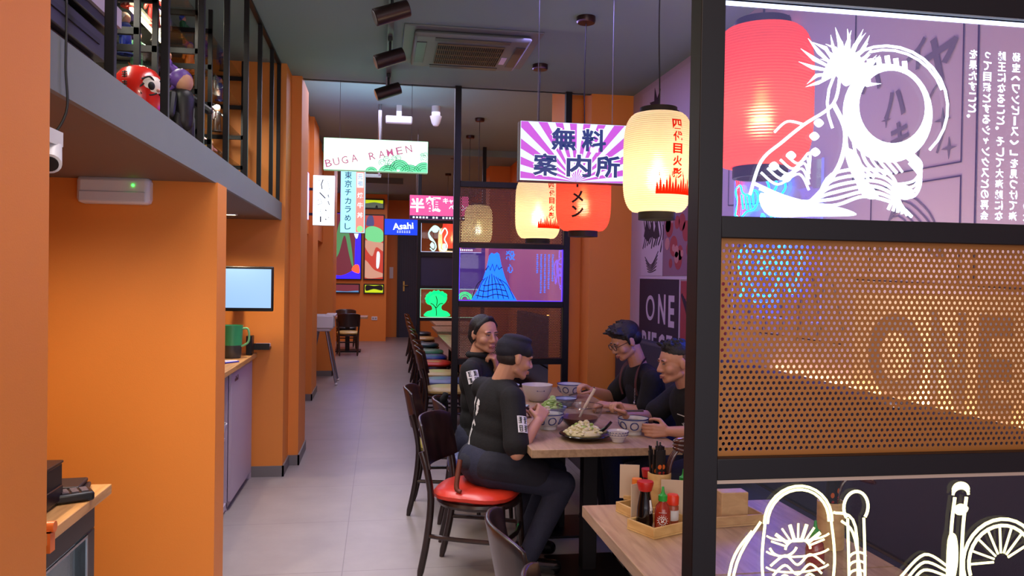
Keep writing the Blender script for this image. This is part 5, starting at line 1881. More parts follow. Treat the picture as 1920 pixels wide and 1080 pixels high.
mb.tube([onb(.013 * math.cos(q * .314), .036 + .013 * math.sin(q * .314)) for q in range(20)], .0011, 5, True)
for q in range(14):
    c, s_ = math.cos(q * .449), math.sin(q * .449)
    mb.tube([onb(.0165 * c, .036 + .0165 * s_), onb(.019 * c, .036 + .019 * s_)], .0012, 5)
for pts in ([(-.005, .030), (-.002, .036), (-.006, .041), (0, .045)], [(.0, .045), (.004, .040), (.002, .034), (.007, .030)], [(-.001, .029), (0, .034), (.003, .037)], [(.005, .042), (.008, .040)]):
    mb.tube([onb(*p) for p in pts], .0014, 5)
for k in range(9):
    mb.tube([onb(-.012 + .003 * k, .0105), onb(-.0105 + .003 * k, .0105)], .0012, 5)
    mb.tube([onb(-.012 + .003 * k, .063), onb(-.0105 + .003 * k, .063)], .0011, 5)
part(b, 'white_emblem', mb, WPAINT)
t = thing('soy_bottle', 'dark soy sauce bottle with a red cap behind the chilli sauce', 'sauce bottle', (.905, 2.615, .758))
part(t, 'bottle_body', MB().lathe([(0, 0), (.026, 0), (.030, .02), (.026, .07), (.018, .115), (.019, .125), (0, .125)], 24), mat('soy dark glass', (.07, .04, .04), .12, coat=.3))
part(t, 'cap', MB().lathe([(0, .124), (.022, .124), (.029, .150), (.027, .156), (0, .157)], 24), mat('red cap', (.72, .13, .10), .35))
mb = MB()
for k in range(5):
    mb.tube([(.027 * math.cos(-1.2 + .1 * k), .027 * math.sin(-1.2 + .1 * k), .05 + .01 * (k % 3)), (.022 * math.cos(-1.1 + .05 * k), .022 * math.sin(-1.1 + .05 * k), .095)], .0016, 5)
part(t, 'label_print', mb, WPAINT)
t = thing('spice_shaker', 'small clear spice shaker with an orange red cap beside the chilli sauce', 'shaker', (1.012, 2.635, .758))
part(t, 'jar', MB().lathe([(0, 0), (.019, 0), (.021, .004), (.021, .062), (.018, .068), (0, .068)], 24), mat('chilli flakes in jar', (.62, .30, .20), .3, var=.3, vscale=300))
part(t, 'label', MB().lathe([(.0214, .015), (.0216, .015), (.0216, .05), (.0214, .05)], 24, close=True), mat('white label', (.85, .84, .84), .6))
part(t, 'cap', MB().lathe([(0, .068), (.021, .068), (.022, .095), (.018, .102), (0, .103)], 24), mat('orange red cap', (.88, .22, .10), .35))


def card(x, y, z0, w, h, rz, label, holder=True):
    t = thing('menu_card', label, 'card', (x, y, z0), rz)
    part(t, 'sheet', MB().bb(-w / 2, w / 2, -.0012, .0012, 0, h), mat('cream card', (.80, .72, .62), .7))
    if holder:
        part(t, 'foot_block', MB().bb(-w * .3, w * .3, -.008, .008, -.004, .010), BAMBOO)
    return t


card(.893, 2.672, .756, .052, .135, .5, 'narrow upright cream card in the near sauce tray')
card(1.062, 2.70, .756, .13, .135, -.35, 'wide cream menu card standing behind the spice shaker')
card(.925, 2.85, .790, .072, .125, -.25, 'upright cream card in the second sauce tray')
t = thing('sauce_bottle', 'slim amber bottle with an orange cap in the second tray', 'sauce bottle', (.937, 2.80, .758))
part(t, 'bottle_body', MB().lathe([(0, 0), (.02, 0), (.021, .07), (.015, .092), (0, .092)], 20), mat('amber sauce', (.40, .20, .08), .2))
part(t, 'nozzle_cap', MB().lathe([(0, .09), (.018, .09), (.018, .118), (0, .12)], 20), mat('orange cap', (.88, .48, .14), .4))
t = thing('soy_bottle', 'dark bottle with a crimson cap behind the orange capped one', 'sauce bottle', (.985, 2.82, .758))
part(t, 'bottle_body', MB().lathe([(0, 0), (.022, 0), (.024, .08), (.017, .12), (0, .12)], 20), mat('soy dark glass', (.07, .04, .04), .12, coat=.3))
part(t, 'cap', MB().lathe([(0, .118), (.020, .118), (.024, .148), (0, .15)], 20), mat('crimson cap', (.62, .10, .12), .35))
sauce_bottle(1.12, 2.81, .2, 'green capped chilli bottle furthest back beside the chopstick cup', CHILI, GCAP, .145)
t = thing('spice_shaker', 'small shaker with a dark green cap beside the chopstick cup', 'shaker', (1.105, 2.75, .752))
part(t, 'jar', MB().lathe([(0, 0), (.022, 0), (.022, .075), (0, .075)], 20), mat('green glass jar', (.25, .34, .26), .25))
part(t, 'cap', MB().lathe([(0, .075), (.024, .075), (.024, .11), (0, .112)], 20), mat('dark green cap', (.08, .34, .24), .4))
SLV = mat('black paper sleeve', (.07, .06, .07), .6)
LOGO = mat('orange print', (.85, .40, .12), .6)
LOGR = mat('red print', (.72, .16, .12), .6)


def chop_cup(x, y, label, n=7, seed=1):
    t = thing('chopstick_cup', label + ', a round bamboo cup', 'cup', (x, y, .751))
    part(t, 'cup_body', MB().lathe([(0, 0), (.040, 0), (.042, .004), (.042, .15), (.037, .15), (.037, .01), (0, .01)], 32), BAMBOO)
    rnd = random.Random(seed)
    for k in range(n):
        a = k * 2 * PI / n
        lean = .014
        M = Matrix.Translation((x + .020 * math.cos(a), y + .020 * math.sin(a), .762)) @ Matrix.Rotation(rnd.uniform(-.09, .09) - .03, 4, 'Y') @ Matrix.Rotation(rnd.uniform(-.08, .08), 4, 'X') @ Matrix.Rotation(rnd.uniform(-.5, .5) + .25, 4, 'Z')
        s = thing('chopstick_sleeve', 'black chopstick sleeve with orange emblem, in the ' + label, 'chopsticks', (0, 0, 0), 0, 'chopstick sleeves in the ' + label)
        s.matrix_world = M
        L = rnd.uniform(.20, .235)
        part(s, 'sleeve', MB().bb(-.013, .013, -.003, .003, 0, L), SLV)
        part(s, 'stick_tips', MB().bb(-.009, -.003, -.002, .002, L, L + .018).bb(.002, .008, -.002, .002, L, L + .014), BLACKP)
        mb = MB()
        mb.lathe([(0, 0), (.0085, 0), (.0085, .0006), (0, .0006)], 16, frame((0, -.0032, L - .06), (1, 0, 0), (0, 0, 1)))
        part(s, 'emblem', mb, LOGO)
        mb = MB()
        for q in range(3):
            mb.bb(-.006, .006, -.0038, -.003, L - .083 - .0075 * q, L - .079 - .0075 * q)
        mb.bb(-.001, .001, -.0038, -.003, L - .10, L - .076)
        part(s, 'emblem', mb, LOGR)
    return t


chop_cup(1.015, 2.78, 'chopstick cup behind the sauce trays', 6, 3)
mb = MB()
for k in range(12):
    a = k * .52
    mb.bb(1.006 + .009 * math.cos(a) - .002, 1.006 + .009 * math.cos(a) + .002, 2.762 + .006 * math.sin(a) - .002, 2.762 + .006 * math.sin(a) + .002, .765, .922 + .006 * (k % 3))
single('toothpick_bundle', mb, mat('yellow toothpicks', (.90, .70, .22), .5), 'bundle of yellow picks in the chopstick cup behind the sauce trays', 'toothpicks')
rnd = random.Random(8)
for k in range(3):
    a = -.5 + .25 * k
    x0, y0 = 1.035, 2.785 + .012 * (k - 1)
    mb = MB().tube(catmull([(x0, y0, .77), (x0 + .018, y0 - .004, .93), (x0 + .045, y0 - .01, .985)], 5), .006, 8)
    mb.ball((0, 0, 0), (.048, .024, .013), Matrix.Translation((x0 + .066, y0 - .015 - .014 * k, .985 + .020 * k)) @ Matrix.Rotation(.25 - .2 * k, 4, 'Y'))
    single('soup_spoon', mb, wood('brown lacquer', (.35, .19, .16), (.25, .13, .11), .2, coat=.5), '%s brown lacquer soup spoon in the chopstick cup behind the sauce trays' % ('lowest', 'middle', 'topmost')[k], 'spoon', None or (0, 0, 0), 'brown soup spoons in the chopstick cup')
chop_cup(1.44, 2.36, 'cup seen through the lower engraved panel', 4, 5)
mb = MB().tube(catmull([(1.445, 2.36, .77), (1.465, 2.355, .93), (1.49, 2.35, .975)], 5), .006, 8)
mb.ball((0, 0, 0), (.05, .026, .013), Matrix.Translation((1.54, 2.345, .975)) @ Matrix.Rotation(.35, 4, 'Y'))
single('soup_spoon', mb, wood('brown lacquer', (.35, .19, .16), (.25, .13, .11), .2, coat=.5), 'brown lacquer soup spoon in the cup behind the lower engraved panel', 'spoon')
sauce_bottle(1.27, 2.16, .0, 'red sauce bottle with a green cap behind the outlined lantern engraving', CHILI, GCAP)
single('wood_block', MB().bb(1.19, 1.29, 2.63, 2.69, .758, .86), BAMBOO, 'pale wooden napkin block in the tray by the post', 'napkin block', bev=.003)

for y0, y1, z in ((3.05, 3.6, 2.85), (4.1, 4.75, 3.07), (5.4, 6.2, 2.85)):
    area('rack_led_lamp', (-1.19, (y0 + y1) / 2, z - .005), (-1.19, (y0 + y1) / 2, 0), .02, y1 - y0, 7, (1, .95, .80))

# ================================================================ people
def blob(mb, voxel, smooth, name):
    """fuse overlapping closed pieces into one continuous surface"""
    me = mb.mesh('blob', 0)
    o = bpy.data.objects.new('blob', me)
    COL.objects.link(o)
    r = o.modifiers.new('r', 'REMESH')
    r.mode = 'VOXEL'
    r.voxel_size = voxel
    r.use_smooth_shade = True
    if smooth:
        s = o.modifiers.new('s', 'SMOOTH')
        s.factor = 0.5
        s.iterations = smooth
    dg = bpy.context.evaluated_depsgraph_get()
    m = bpy.data.meshes.new_from_object(o.evaluated_get(dg))
    m.name = name
    bpy.data.objects.remove(o)
    bpy.data.meshes.remove(me)
    m.materials.clear()
    for p in m.polygons:
        p.use_smooth = True
    return m


def shift(me, loc):
    me.transform(Matrix.Translation(-V(loc)))
    return me


def hand(mb, w, d, n, side, curl=(0.45, 1.0, 1.5), thumb=0.5, spread=0.0, s=1.0):
    d = V(d).normalized()
    n = V(n)
    n = (n - d * n.dot(d)).normalized()
    t = d.cross(n) * (1 if side == 'R' else -1)
    w = V(w)
    for off, r in ((-.028, .0125), (-.01, .0135), (.01, .0135), (.027, .013)):
        mb.caps(w + d * .012 * s + t * off * .55, .0155 * s, w + d * .082 * s + t * off * s, r * s, 10)
    tips = []
    for i, (off, L) in enumerate(((.028, .072), (.0095, .080), (-.0095, .075), (-.028, .058))):
        p = w + d * .085 * s + t * off * s
        for k, (fr_, r0, r1) in enumerate(((.45, .0092, .0084), (.31, .0084, .0078), (.24, .0078, .0066))):
            a = curl[k] + i * 0.06
            q = p + (d * math.cos(a) + n * math.sin(a) + t * spread * (1.5 - i) * .2).normalized() * L * fr_ * s
            mb.caps(p, r0 * s, q, r1 * s, 10)
            p = q
        tips.append(p)
    p = w + d * .022 * s + t * .024 * s
    q = p + (d * .55 + t * .75 + n * (.25 + thumb * .4)).normalized() * .044 * s
    mb.caps(p, .0155 * s, q, .0115 * s, 10)
    p = q
    q = p + (d * .85 + t * (.45 - thumb) + n * (.2 + thumb * .7)).normalized() * .034 * s
    mb.caps(p, .0110 * s, q, .0095 * s, 10)
    p2 = q + (d * .85 + t * (.2 - thumb) + n * (.15 + thumb * .7)).normalized() * .024 * s
    mb.caps(q, .0095 * s, p2, .0075 * s, 10)
    return tips


def head_frame(c, f, up=(0, 0, 1), tilt=0.0):
    f = V(f).normalized()
    r = f.cross(V(up)).normalized()
    if tilt:
        r = Matrix.Rotation(tilt, 3, f) @ r
    return frame(c, r, f)


def head(mb, M):
    B = lambda c, r: mb.ball(c, r, M, 20, 14)
    C = lambda a, ra, b, rb: mb.caps(M @ V(a), ra, M @ V(b), rb, 12)
    B((0, -.012, .030), (.076, .095, .086))
    B((0, .022, -.015), (.066, .066, .085))
    B((0, .026, .030), (.064, .060, .050))
    B((0, .030, -.070), (.049, .050, .036))
    B((0, .066, -.094), (.022, .018, .016))
    for s in (-1, 1):
        B((s * .038, .052, -.030), (.028, .030, .028))
        B((s * .026, .078, .020), (.027, .013, .010))
        C((s * .046, .0, -.062), .020, (s * .020, .060, -.086), .019)
        # ear
        B((s * .077, -.008, -.004), (.011, .019, .031))
        C((s * .080, -.014, .014), .0075, (s * .080, -.010, -.020), .0065)
        B((s * .0125, .094, -.036), (.0095, .011, .009))
    C((0, .084, .010), .0095, (0, .104, -.030), .0122)
    B((0, .103, -.033), (.011, .011, .010))
    B((0, .086, -.061), (.023, .013, .0065))
    B((0, .084, -.072), (.019, .013, .0075))


def person(label, P):
    hips, neck = V(P['hips']), V(P['neck'])
    up = (neck - hips).normalized()
    f = V(P['face'])
    f = (f - up * f.dot(up)).normalized()
    sd = f.cross(up).normalized()                      # the person's right
    T = frame((0, 0, 0), sd, f).to_4x4()
    L = (neck - hips).length

    def tor(mb, g, lo=0):
        for q, (rx, ry, rz) in ((.72, (.165, .105, .15)), (.48, (.150, .108, .15)), (.25, (.150, .112, .14)), (.06, (.165, .120, .12))):
            if q < lo:
                continue
            c = hips + up * L * q + f * (0.012 if q > .5 else .02)
            mb.ball((0, 0, 0), (rx + g, ry + g, rz + g), Matrix.Translation(c) @ T, 20, 14)
        for s in ('L', 'R'):
            S = V(P['sh' + s])
            mb.caps(neck - up * .055, .060 + g, S, .052 + g)
    hc = V(P['headc'])
    HM = head_frame(hc, P['hf'], P.get('hup', (0, 0, 1)))
    body = MB()
    tor(body, -.012)
    body.caps(hc + (HM.to_3x3() @ V((0, -.028, -.055))), .053, neck + up * -.03, .060)
    head(body, HM)
    tips = {}
    for s in ('L', 'R'):
        S, E, W = V(P['sh' + s]), V(P['el' + s]), V(P['wr' + s])
        body.caps(S, .048, E, .038)
        body.caps(E, .039, E + (W - E) * .35, .040)
        body.caps(E + (W - E) * .35, .040, W, .026)
        h = P['hand' + s]
        tips[s] = hand(body, W, h[0], h[1], s, *h[2:])
        K, A = V(P['kn' + s]), V(P['an' + s])
        Hj = hips + sd * (.09 if s == 'R' else -.09)
        body.caps(Hj, .082, K, .058)
        body.caps(K, .056, A, .038)
    root = link('person', shift(blob(body, .0043, 5, 'person'), hips), SKIN, None, hips)
    tag(root, label, 'person')

    def child(name, mb, m, vox=.008, sm=6, label=None):
        o = link(name, shift(blob(mb, vox, sm, name), hips), m, root)
        if label:
            o['label'] = label
        return o

    def raw(name, mb, m, label=None):
        me = mb.mesh(name)
        o = link(name, shift(me, hips), m, root)
        if label:
            o['label'] = label
        return o
    # clothes
    shirt = MB()
    tor(shirt, .010)
    for s in ('L', 'R'):
        S, E, W = V(P['sh' + s]), V(P['el' + s]), V(P['wr' + s])
        q = P.get('sleeve', .72)
        if q <= 1:
            shirt.caps(S, .068, S + (E - S) * q, .066)
            shirt.caps(S + (E - S) * q * .5, .064, S + (E - S) * (q + .05), .070)
        else:
            shirt.caps(S, .066, E, .058)
            shirt.caps(E, .058, E + (W - E) * (q - 1), .044)
    child(P.get('top', 't_shirt'), shirt, P.get('topm', CLOTH), .008, 7)
    trousers = MB()
    trousers.ball((0, 0, 0), (.178, .135, .13), Matrix.Translation(hips + up * .02) @ T, 20, 14)
    for s in ('L', 'R'):
        K, A = V(P['kn' + s]), V(P['an' + s])
        Hj = hips + sd * (.09 if s == 'R' else -.09)
        trousers.caps(Hj, .100, K, .074)
        trousers.caps(K, .074, A + (K - A) * .06, .056)
    child('trousers', trousers, P.get('legm', DENIM), .009, 6)
    for s in ('L', 'R'):
        A = V(P['an' + s])
        ff = V(P['ft' + s]).normalized()
        shoe = MB()
        shoe.caps(A + V((0, 0, -.03)) - ff * .02, .042, V((A.x, A.y, .045)) + ff * .15, .040)
        shoe.caps(A + V((0, 0, .03)), .05, V((A.x, A.y, .05)), .048)
        for i, p in enumerate(shoe.v):
            if p[2] < .004:
                shoe.v[i] = (p[0], p[1], .004)
        child('shoe', shoe, mat('black polished leather', (.06, .055, .06), .18, coat=.5), .009, 3)
    # eyes, brows, lips
    for s in (-1, 1):
        cl = P.get('eyes', 1.0)
        e = MB().ball((s * .030, .0835, .0035), (.0125, .006, .0055 * cl), HM, 12, 8)
        eo = raw('eye', e, mat('eye white', (.70, .64, .62), .25))
        ir = MB().ball((s * .030 + P.get('gaze', 0) * .004, .0885, .0032), (.0052, .0022, .0048 * cl), HM, 10, 8)
        io = link('iris', shift(ir.mesh('iris'), hips), mat('dark iris', (.05, .035, .03), .15), eo)
        lid = MB().tube([HM @ V((s * (.030 + .014 * math.cos(a)), .087 - .004 * abs(math.cos(a)), .0045 + .0055 * cl * math.sin(a))) for a in (0, .6, 1.2, 1.57, 1.94, 2.5, 3.14)], .0016, 6)
        raw('eyelid', lid, HAIR)
        br = MB().tube([HM @ V((s * x, .0905 - .22 * (x - .028) ** 2 * 60, .0205 + .0045 * math.sin((x - .010) / .037 * PI))) for x in (.012, .02, .03, .038, .046)], [.002, .0032, .0034, .0028, .0015], 8)
        raw('eyebrow', br, HAIR)
    lp = MB().tube(catmull([HM @ V(p) for p in ((-.022, .0865, -.0655), (-.010, .0945, -.0640), (0, .0960, -.0655), (.010, .0945, -.0640), (.022, .0865, -.0655))], 4), .0036, 8)
    lp.tube(catmull([HM @ V(p) for p in ((-.020, .0865, -.0675), (0, .0965, -.0735), (.020, .0865, -.0675))], 5), .0042, 8)
    raw('lips', lp, mat('lip skin', (.62, .36, .34), .45))
    return root, HM, child, raw, hips, f, up, sd, tips


def chopsticks(a, b, c, label):
    """two sticks from the hand a to the tips b and c"""
    for k, tip in enumerate((b, c)):
        off = V((0, 0, .006 * k))
        single('chopstick', MB().cyl(V(a) + off, V(tip), .0042, .0022, 10), mat('dark lacquer chopstick', (.20, .11, .09), .3), ('upper ' if k else 'lower ') + label, 'chopstick')


def patch(mb_children, root, hips, M, w, h, seed, name='sleeve_patch', wrapc=None):
    """white stamped patch: block strokes inside a square"""
    rnd = random.Random(seed)
    base = MB()
    n = 7

    def pt(u, v, e):
        p = V((u, v, 0))
        if wrapc:
            a = u / wrapc
            p = V((wrapc * math.sin(a), v, wrapc * (math.cos(a) - 1)))
            nrm = V((math.sin(a), 0, math.cos(a)))
            return M @ (p + nrm * e)
        return M @ V((u, v, e))
    vs, fs = [], []
    for i in range(n + 1):
        for j in range(2):
            vs.append(pt(-w / 2 + w * i / n, -h / 2 + h * j, .002))
    for i in range(n):
        fs.append((2 * i, 2 * i + 2, 2 * i + 3, 2 * i + 1))
    base.add(vs, fs)
    me = base.mesh(name)
    o = link(name, shift(me, hips), WPAINT, root)
    ink = MB()
    for gx in range(2):
        for gy in range(2):
            cx, cy = (-w / 4 + gx * w / 2), (-h / 4 + gy * h / 2)
            for k in range(4):
                y = cy - h * .17 + k * h * .11
                x0, x1 = cx - w * .18 * rnd.uniform(.5, 1), cx + w * .18 * rnd.uniform(.5, 1)
                ink.tube([pt(x0 + (x1 - x0) * q / 4, y, .003) for q in range(5)], .0016, 5)
            for k in range(2):
                x = cx + w * rnd.uniform(-.14, .14)
                ink.tube([pt(x, cy - h * .18, .003), pt(x + w * rnd.uniform(-.05, .05), cy + h * .18, .003)], .0018, 5)
    oo = link('patch_strokes', shift(ink.mesh('patch_strokes'), hips), CLOTH, o)
    return o


# ---- the man in the black cap
RT, HM, child, raw, HP, f, up, sd, tips = person(
    'man in a black cap and t-shirt with white back print, raising food', dict(
        hips=(.575, 4.30, .575), neck=(.665, 4.33, 1.045), face=(.93, .37, 0), headc=(.735, 4.315, 1.165), hf=(.96, .20, -.20),
        shR=(.700, 4.155, .965), shL=(.585, 4.50, .975), elR=(.705, 4.03, .705), wrR=(.835, 4.145, .845), elL=(.74, 4.55, .70), wrL=(.70, 4.36, .60),
        handR=((.45, .55, .70), (-.25, .80, -.30), (.9, 1.9, 2.6), .7), handL=((.2, -.6, -.5), (-.2, .2, -.9), (.3, .6, .8), .2),
        knR=(.985, 4.20, .495), knL=(1.0, 4.47, .50), anR=(.80, 4.20, .10), anL=(.84, 4.50, .10), ftR=(1, .05, 0), ftL=(1, .1, 0), sleeve=.80, eyes=.6))
cap = MB()
cap.ball((0, -.014, .052), (.086, .104, .070), HM, 20, 14)
cap.ball((0, -.050, .030), (.080, .066, .055), HM, 20, 14)
cap.caps(HM @ V((-.05, .05, .045)), .030, HM @ V((.05, .05, .045)), .030)
cap.ball((0, -.006, .105), (.070, .085, .026), HM, 20, 12)
child('cloth_cap', cap, mat('dark navy cap cloth', (.07, .07, .13), .8, bump=.1), .006, 5)
hr = MB().ball((0, -.040, -.004), (.079, .062, .050), HM, 18, 12)
child('hair', hr, mat('short cropped hair', (.14, .10, .09), .7), .005, 3)
# chopsticks in the raised right hand
tp = (tips['R'][0] + tips['R'][1]) / 2
chopsticks(tp + V((-.06, -.03, .02)), tp + V((.05, .05, -.035)), tp + V((.06, .06, -.030)), 'chopstick in the raised hand of the man in the black cap')
mb = MB()
rnd = random.Random(5)
for k in range(14):
    mb.ball(tuple(tp + V((.055 + rnd.uniform(-.03, .03), .05 + rnd.uniform(-.03, .03), -.02 + rnd.uniform(-.015, .03)))), (.016, .012, .008), None, 8, 6)
o = single('cabbage_bite', mb, PALEF, 'bite of pale cabbage held in the chopsticks of the man in the cap', 'food')
# apron tied round the waist, lying over the lap
ap = MB()
ap.ball((0, 0, 0), (.195, .150, .10), Matrix.Translation(HP + V((.05, 0, .03))), 20, 14)
for kn, s in (((.985, 4.20, .495), 1), ((1.0, 4.47, .50), -1)):
    Hj = HP + sd * .09 * s
    K = V(kn)
    ap.caps(Hj + V((0, 0, .02)), .108, Hj + (K - Hj) * .62 + V((0, 0, .02)), .092)
ap.caps(HP + (V((.985, 4.20, .495)) - HP) * .5, .09, HP + (V((1.0, 4.47, .5)) - HP) * .5, .09)
child('apron', ap, NAVY, .009, 7)
raw('apron_tie', MB().tube(catmull([(.430, 4.19, .64), (.415, 4.165, .56), (.41, 4.15, .50), (.43, 4.13, .487)], 5), [.014] * 12 + [.010] * 4, 10), mat('brown leather strap', (.40, .18, .10), .6), 'brown leather strap')
# white back print and sleeve patch
S, E = V((.700, 4.155, .965)), V((.705, 4.03, .705))
axd = (E - S).normalized()
nrm = V((.45, -.85, .12))
nrm = (nrm - axd * nrm.dot(axd)).normalized()
Mp = frame(S + axd * .155 + nrm * .0685, axd.cross(nrm).normalized() * -1, -axd)
if (Mp.to_3x3() @ V((0, 0, 1))).dot(nrm) < 0:
    Mp = frame(S + axd * .155 + nrm * .0685, axd.cross(nrm).normalized(), -axd)
patch(None, RT, HP, Mp, .062, .088, 3, wrapc=.068)
bk = MB()
shirt_o = [c for c in RT.children if c.name.startswith('t_shirt')][0]


def proj_poly(mbx, obj, Mview, poly, e=.003):
    """lay a print onto the cloth by casting along -z of Mview"""
    d = -(Mview.to_3x3() @ V((0, 0, 1)))
    vs = []
    inv = Matrix.Translation(-V(HP))
    for a, b in poly:
        o_ = Mview @ V((a, b, .4))
        ok, loc, nn, _ = obj.ray_cast(inv @ o_, d)
        if not ok:
            return
        vs.append(tuple(loc + V(HP) + nn * e))
    c = V((0, 0, 0))
    mbx.add(vs, [tuple(range(len(vs)))])


bpy.context.view_layer.update()
bdir = V((-.80, -.58, .10)).normalized()
bc = V((.47, 4.22, .765))
Mb = frame(bc, V((0, 0, 1)).cross(bdir), (0, 0, 1))
if (Mb.to_3x3() @ V((0, 0, 1))).dot(bdir) < 0:
    Mb = frame(bc, -V((0, 0, 1)).cross(bdir), (0, 0, 1))
rnd = random.Random(11)


def strip(pts, w0, w1):
    n = len(pts)
    for i in range(n - 1):
        (x0, y0), (x1, y1) = pts[i], pts[i + 1]
        L_ = math.hypot(x1 - x0, y1 - y0) or 1
        nx, ny = -(y1 - y0) / L_, (x1 - x0) / L_
        a = w0 + (w1 - w0) * i / n
        b_ = w0 + (w1 - w0) * (i + 1) / n
        proj_poly(bk, shirt_o, Mb, [(x0 - nx * a, y0 - ny * a), (x1 - nx * b_, y1 - ny * b_), (x1 + nx * b_, y1 + ny * b_), (x0 + nx * a, y0 + ny * a)])


for pts, a, b in (([(-.05, .15), (-.062, .12), (-.075, .09), (-.085, .055)], .006, .009), ([(-.01, .145), (-.02, .12), (-.018, .095), (-.03, .075)], .009, .007), ([(.0, .13), (-.02, .125)], .006, .006), ([(-.005, .11), (-.028, .105)], .005, .006),
                  ([(-.03, .05), (-.05, .03), (-.062, .0)], .006, .005), ([(-.03, .045), (-.015, .03)], .004, .004), ([(-.06, .01), (-.075, -.03), (-.085, -.07), (-.075, -.10)], .005, .012), ([(-.045, .01), (-.05, -.03), (-.04, -.06), (-.05, -.09)], .004, .010),
                  ([(-.088, -.07), (-.10, -.10)], .010, .014), ([(-.072, -.095), (-.055, -.125), (-.04, -.15)], .016, .020), ([(-.06, -.085), (-.04, -.11), (-.03, -.14)], .012, .014), ([(-.075, -.05), (-.06, -.07), (-.065, -.09)], .005, .007)):
    strip([(p[0] * 1.25 - .012, p[1] * 1.2) for p in pts], a * 1.5, b * 1.5)
if bk.v:
    raw('back_print', bk, WPAINT)

# ---- the woman in the black jacket
RT, HM, child, raw, HP, f, up, sd, tips = person(
    'woman in a black jacket with a white sleeve patch, hand at her chin', dict(
        hips=(.62, 5.02, .575), neck=(.615, 5.03, 1.105), face=(.85, -.50, 0), headc=(.655, 5.0, 1.245), hf=(.47, -.87, -.06),
        shR=(.555, 4.87, 1.03), shL=(.71, 5.17, 1.02), elR=(.60, 4.78, .80), wrR=(.80, 4.78, .80), elL=(.83, 5.02, .83), wrL=(.735, 4.955, 1.025),
        handR=((.9, .3, 0), (0, 0, -1), (.4, .8, 1.1), .3), handL=((-.25, -.15, .95), (-.8, .2, .1), (1.0, 2.0, 2.7), .6),
        knR=(.98, 4.92, .52), knL=(1.0, 5.12, .52), anR=(.95, 4.92, .10), anL=(.98, 5.12, .10), ftR=(1, 0, 0), ftL=(1, 0, 0), sleeve=1.8, top='jacket', eyes=.45))
hr = MB()
hr.ball((0, -.026, .040), (.081, .096, .086), HM, 20, 14)
hr.ball((0, -.060, -.005), (.078, .058, .080), HM, 20, 14)
for s in (-1, 1):
    hr.caps(HM @ V((s * .010, .044, .104)), .018, HM @ V((s * .066, .022, .055)), .016)
    hr.caps(HM @ V((s * .068, .020, .052)), .015, HM @ V((s * .076, -.018, -.030)), .013)
hr.caps(HM @ V((-.01, -.105, -.02)), .030, HM @ V((-.03, -.135, -.12)), .024)
hr.caps(HM @ V((-.03, -.135, -.12)), .024, HM @ V((-.035, -.130, -.21)), .010)
child('hair', hr, HAIR, .005, 3)
collar = MB()
for k in range(14):
    a = k * 2 * PI / 14
    b = (k + 1) * 2 * PI / 14
    c = V((.625, 5.025, 1.115))
    collar.caps(c + V((.066 * math.cos(a), .062 * math.sin(a), 0)), .020, c + V((.066 * math.cos(b), .062 * math.sin(b), 0)), .020)
child('collar', collar, CLOTH, .007, 3)
S, E = V((.555, 4.87, 1.03)), V((.60, 4.78, .80))
axd = (E - S).normalized()
nrm = V((.0, -1, .3))
nrm = (nrm - axd * nrm.dot(axd)).normalized()
x = axd.cross(nrm)
Mp = frame(S + axd * .055 + nrm * .0655, -x, -axd)
if (Mp.to_3x3() @ V((0, 0, 1))).dot(nrm) < 0:
    Mp = frame(S + axd * .055 + nrm * .0655, x, -axd)
patch(None, RT, HP, Mp, .072, .080, 8, wrapc=.075)
apr = MB().ball((0, 0, 0), (.09, .02, .11), frame(HP + up * .30 + f * .125, sd, up.cross(sd)), 16, 10)
raw('apron_clip', MB().tube([(.735 + .008 * math.cos(a), 4.86 - .006 * math.cos(a), 1.00 + .013 * math.sin(a)) for a in [k * .52 for k in range(12)]], .0018, 6, True).tube([(.735, 4.86, 1.013), (.725, 4.865, 1.04)], .0022, 6), STEEL, 'small steel clip')

# ---- the man with glasses
RT, HM, child, raw, HP, f, up, sd, tips = person(
    'man with glasses and a dark apron on the wall bench, looking down at his bowl', dict(
        hips=(1.86, 5.0, .575), neck=(1.665, 5.0, 1.055), face=(-.97, -.22, 0), headc=(1.575, 4.985, 1.205), hf=(-.88, -.12, -.42),
        shL=(1.70, 4.81, .975), shR=(1.70, 5.19, .985), elL=(1.655, 4.80, .765), wrL=(1.475, 4.90, .80), elR=(1.57, 5.25, .80), wrR=(1.405, 5.13, .865),
        handL=((-.9, .25, .1), (.05, .2, -.95), (.5, 1.1, 1.6), .4), handR=((-.85, -.2, .45), (-.25, -.1, -.9), (.8, 1.6, 2.2), .7),
        knL=(1.47, 4.90, .50), knR=(1.47, 5.10, .50), anL=(1.50, 4.90, .10), anR=(1.50, 5.10, .10), ftL=(-1, 0, 0), ftR=(-1, 0, 0), sleeve=.72, eyes=.35))
hr = MB()
hr.ball((0, -.020, .050), (.084, .098, .082), HM, 20, 14)
hr.ball((0, -.055, .010), (.079, .062, .066), HM, 20, 14)
hr.ball((0, .042, .088), (.062, .050, .034), HM, 20, 12)
rnd = random.Random(6)
for k in range(34):
    a = rnd.uniform(-1.3, 1.3)
    q = rnd.uniform(-.6, 1.0)
    p = V((.066 * math.sin(a), .085 * q - .01, .050 + .075 * math.cos(a) * math.sqrt(max(.1, 1 - .55 * q * q))))
    hr.caps(HM @ p, .012, HM @ (p * 1.10 + V((0, .022, .004))), .006, 8)
for s in (-1, 1):
    hr.caps(HM @ V((s * .078, .010, .04)), .012, HM @ V((s * .079, .012, -.008)), .007)
child('hair', hr, HAIR, .0045, 1)
gl = MB()
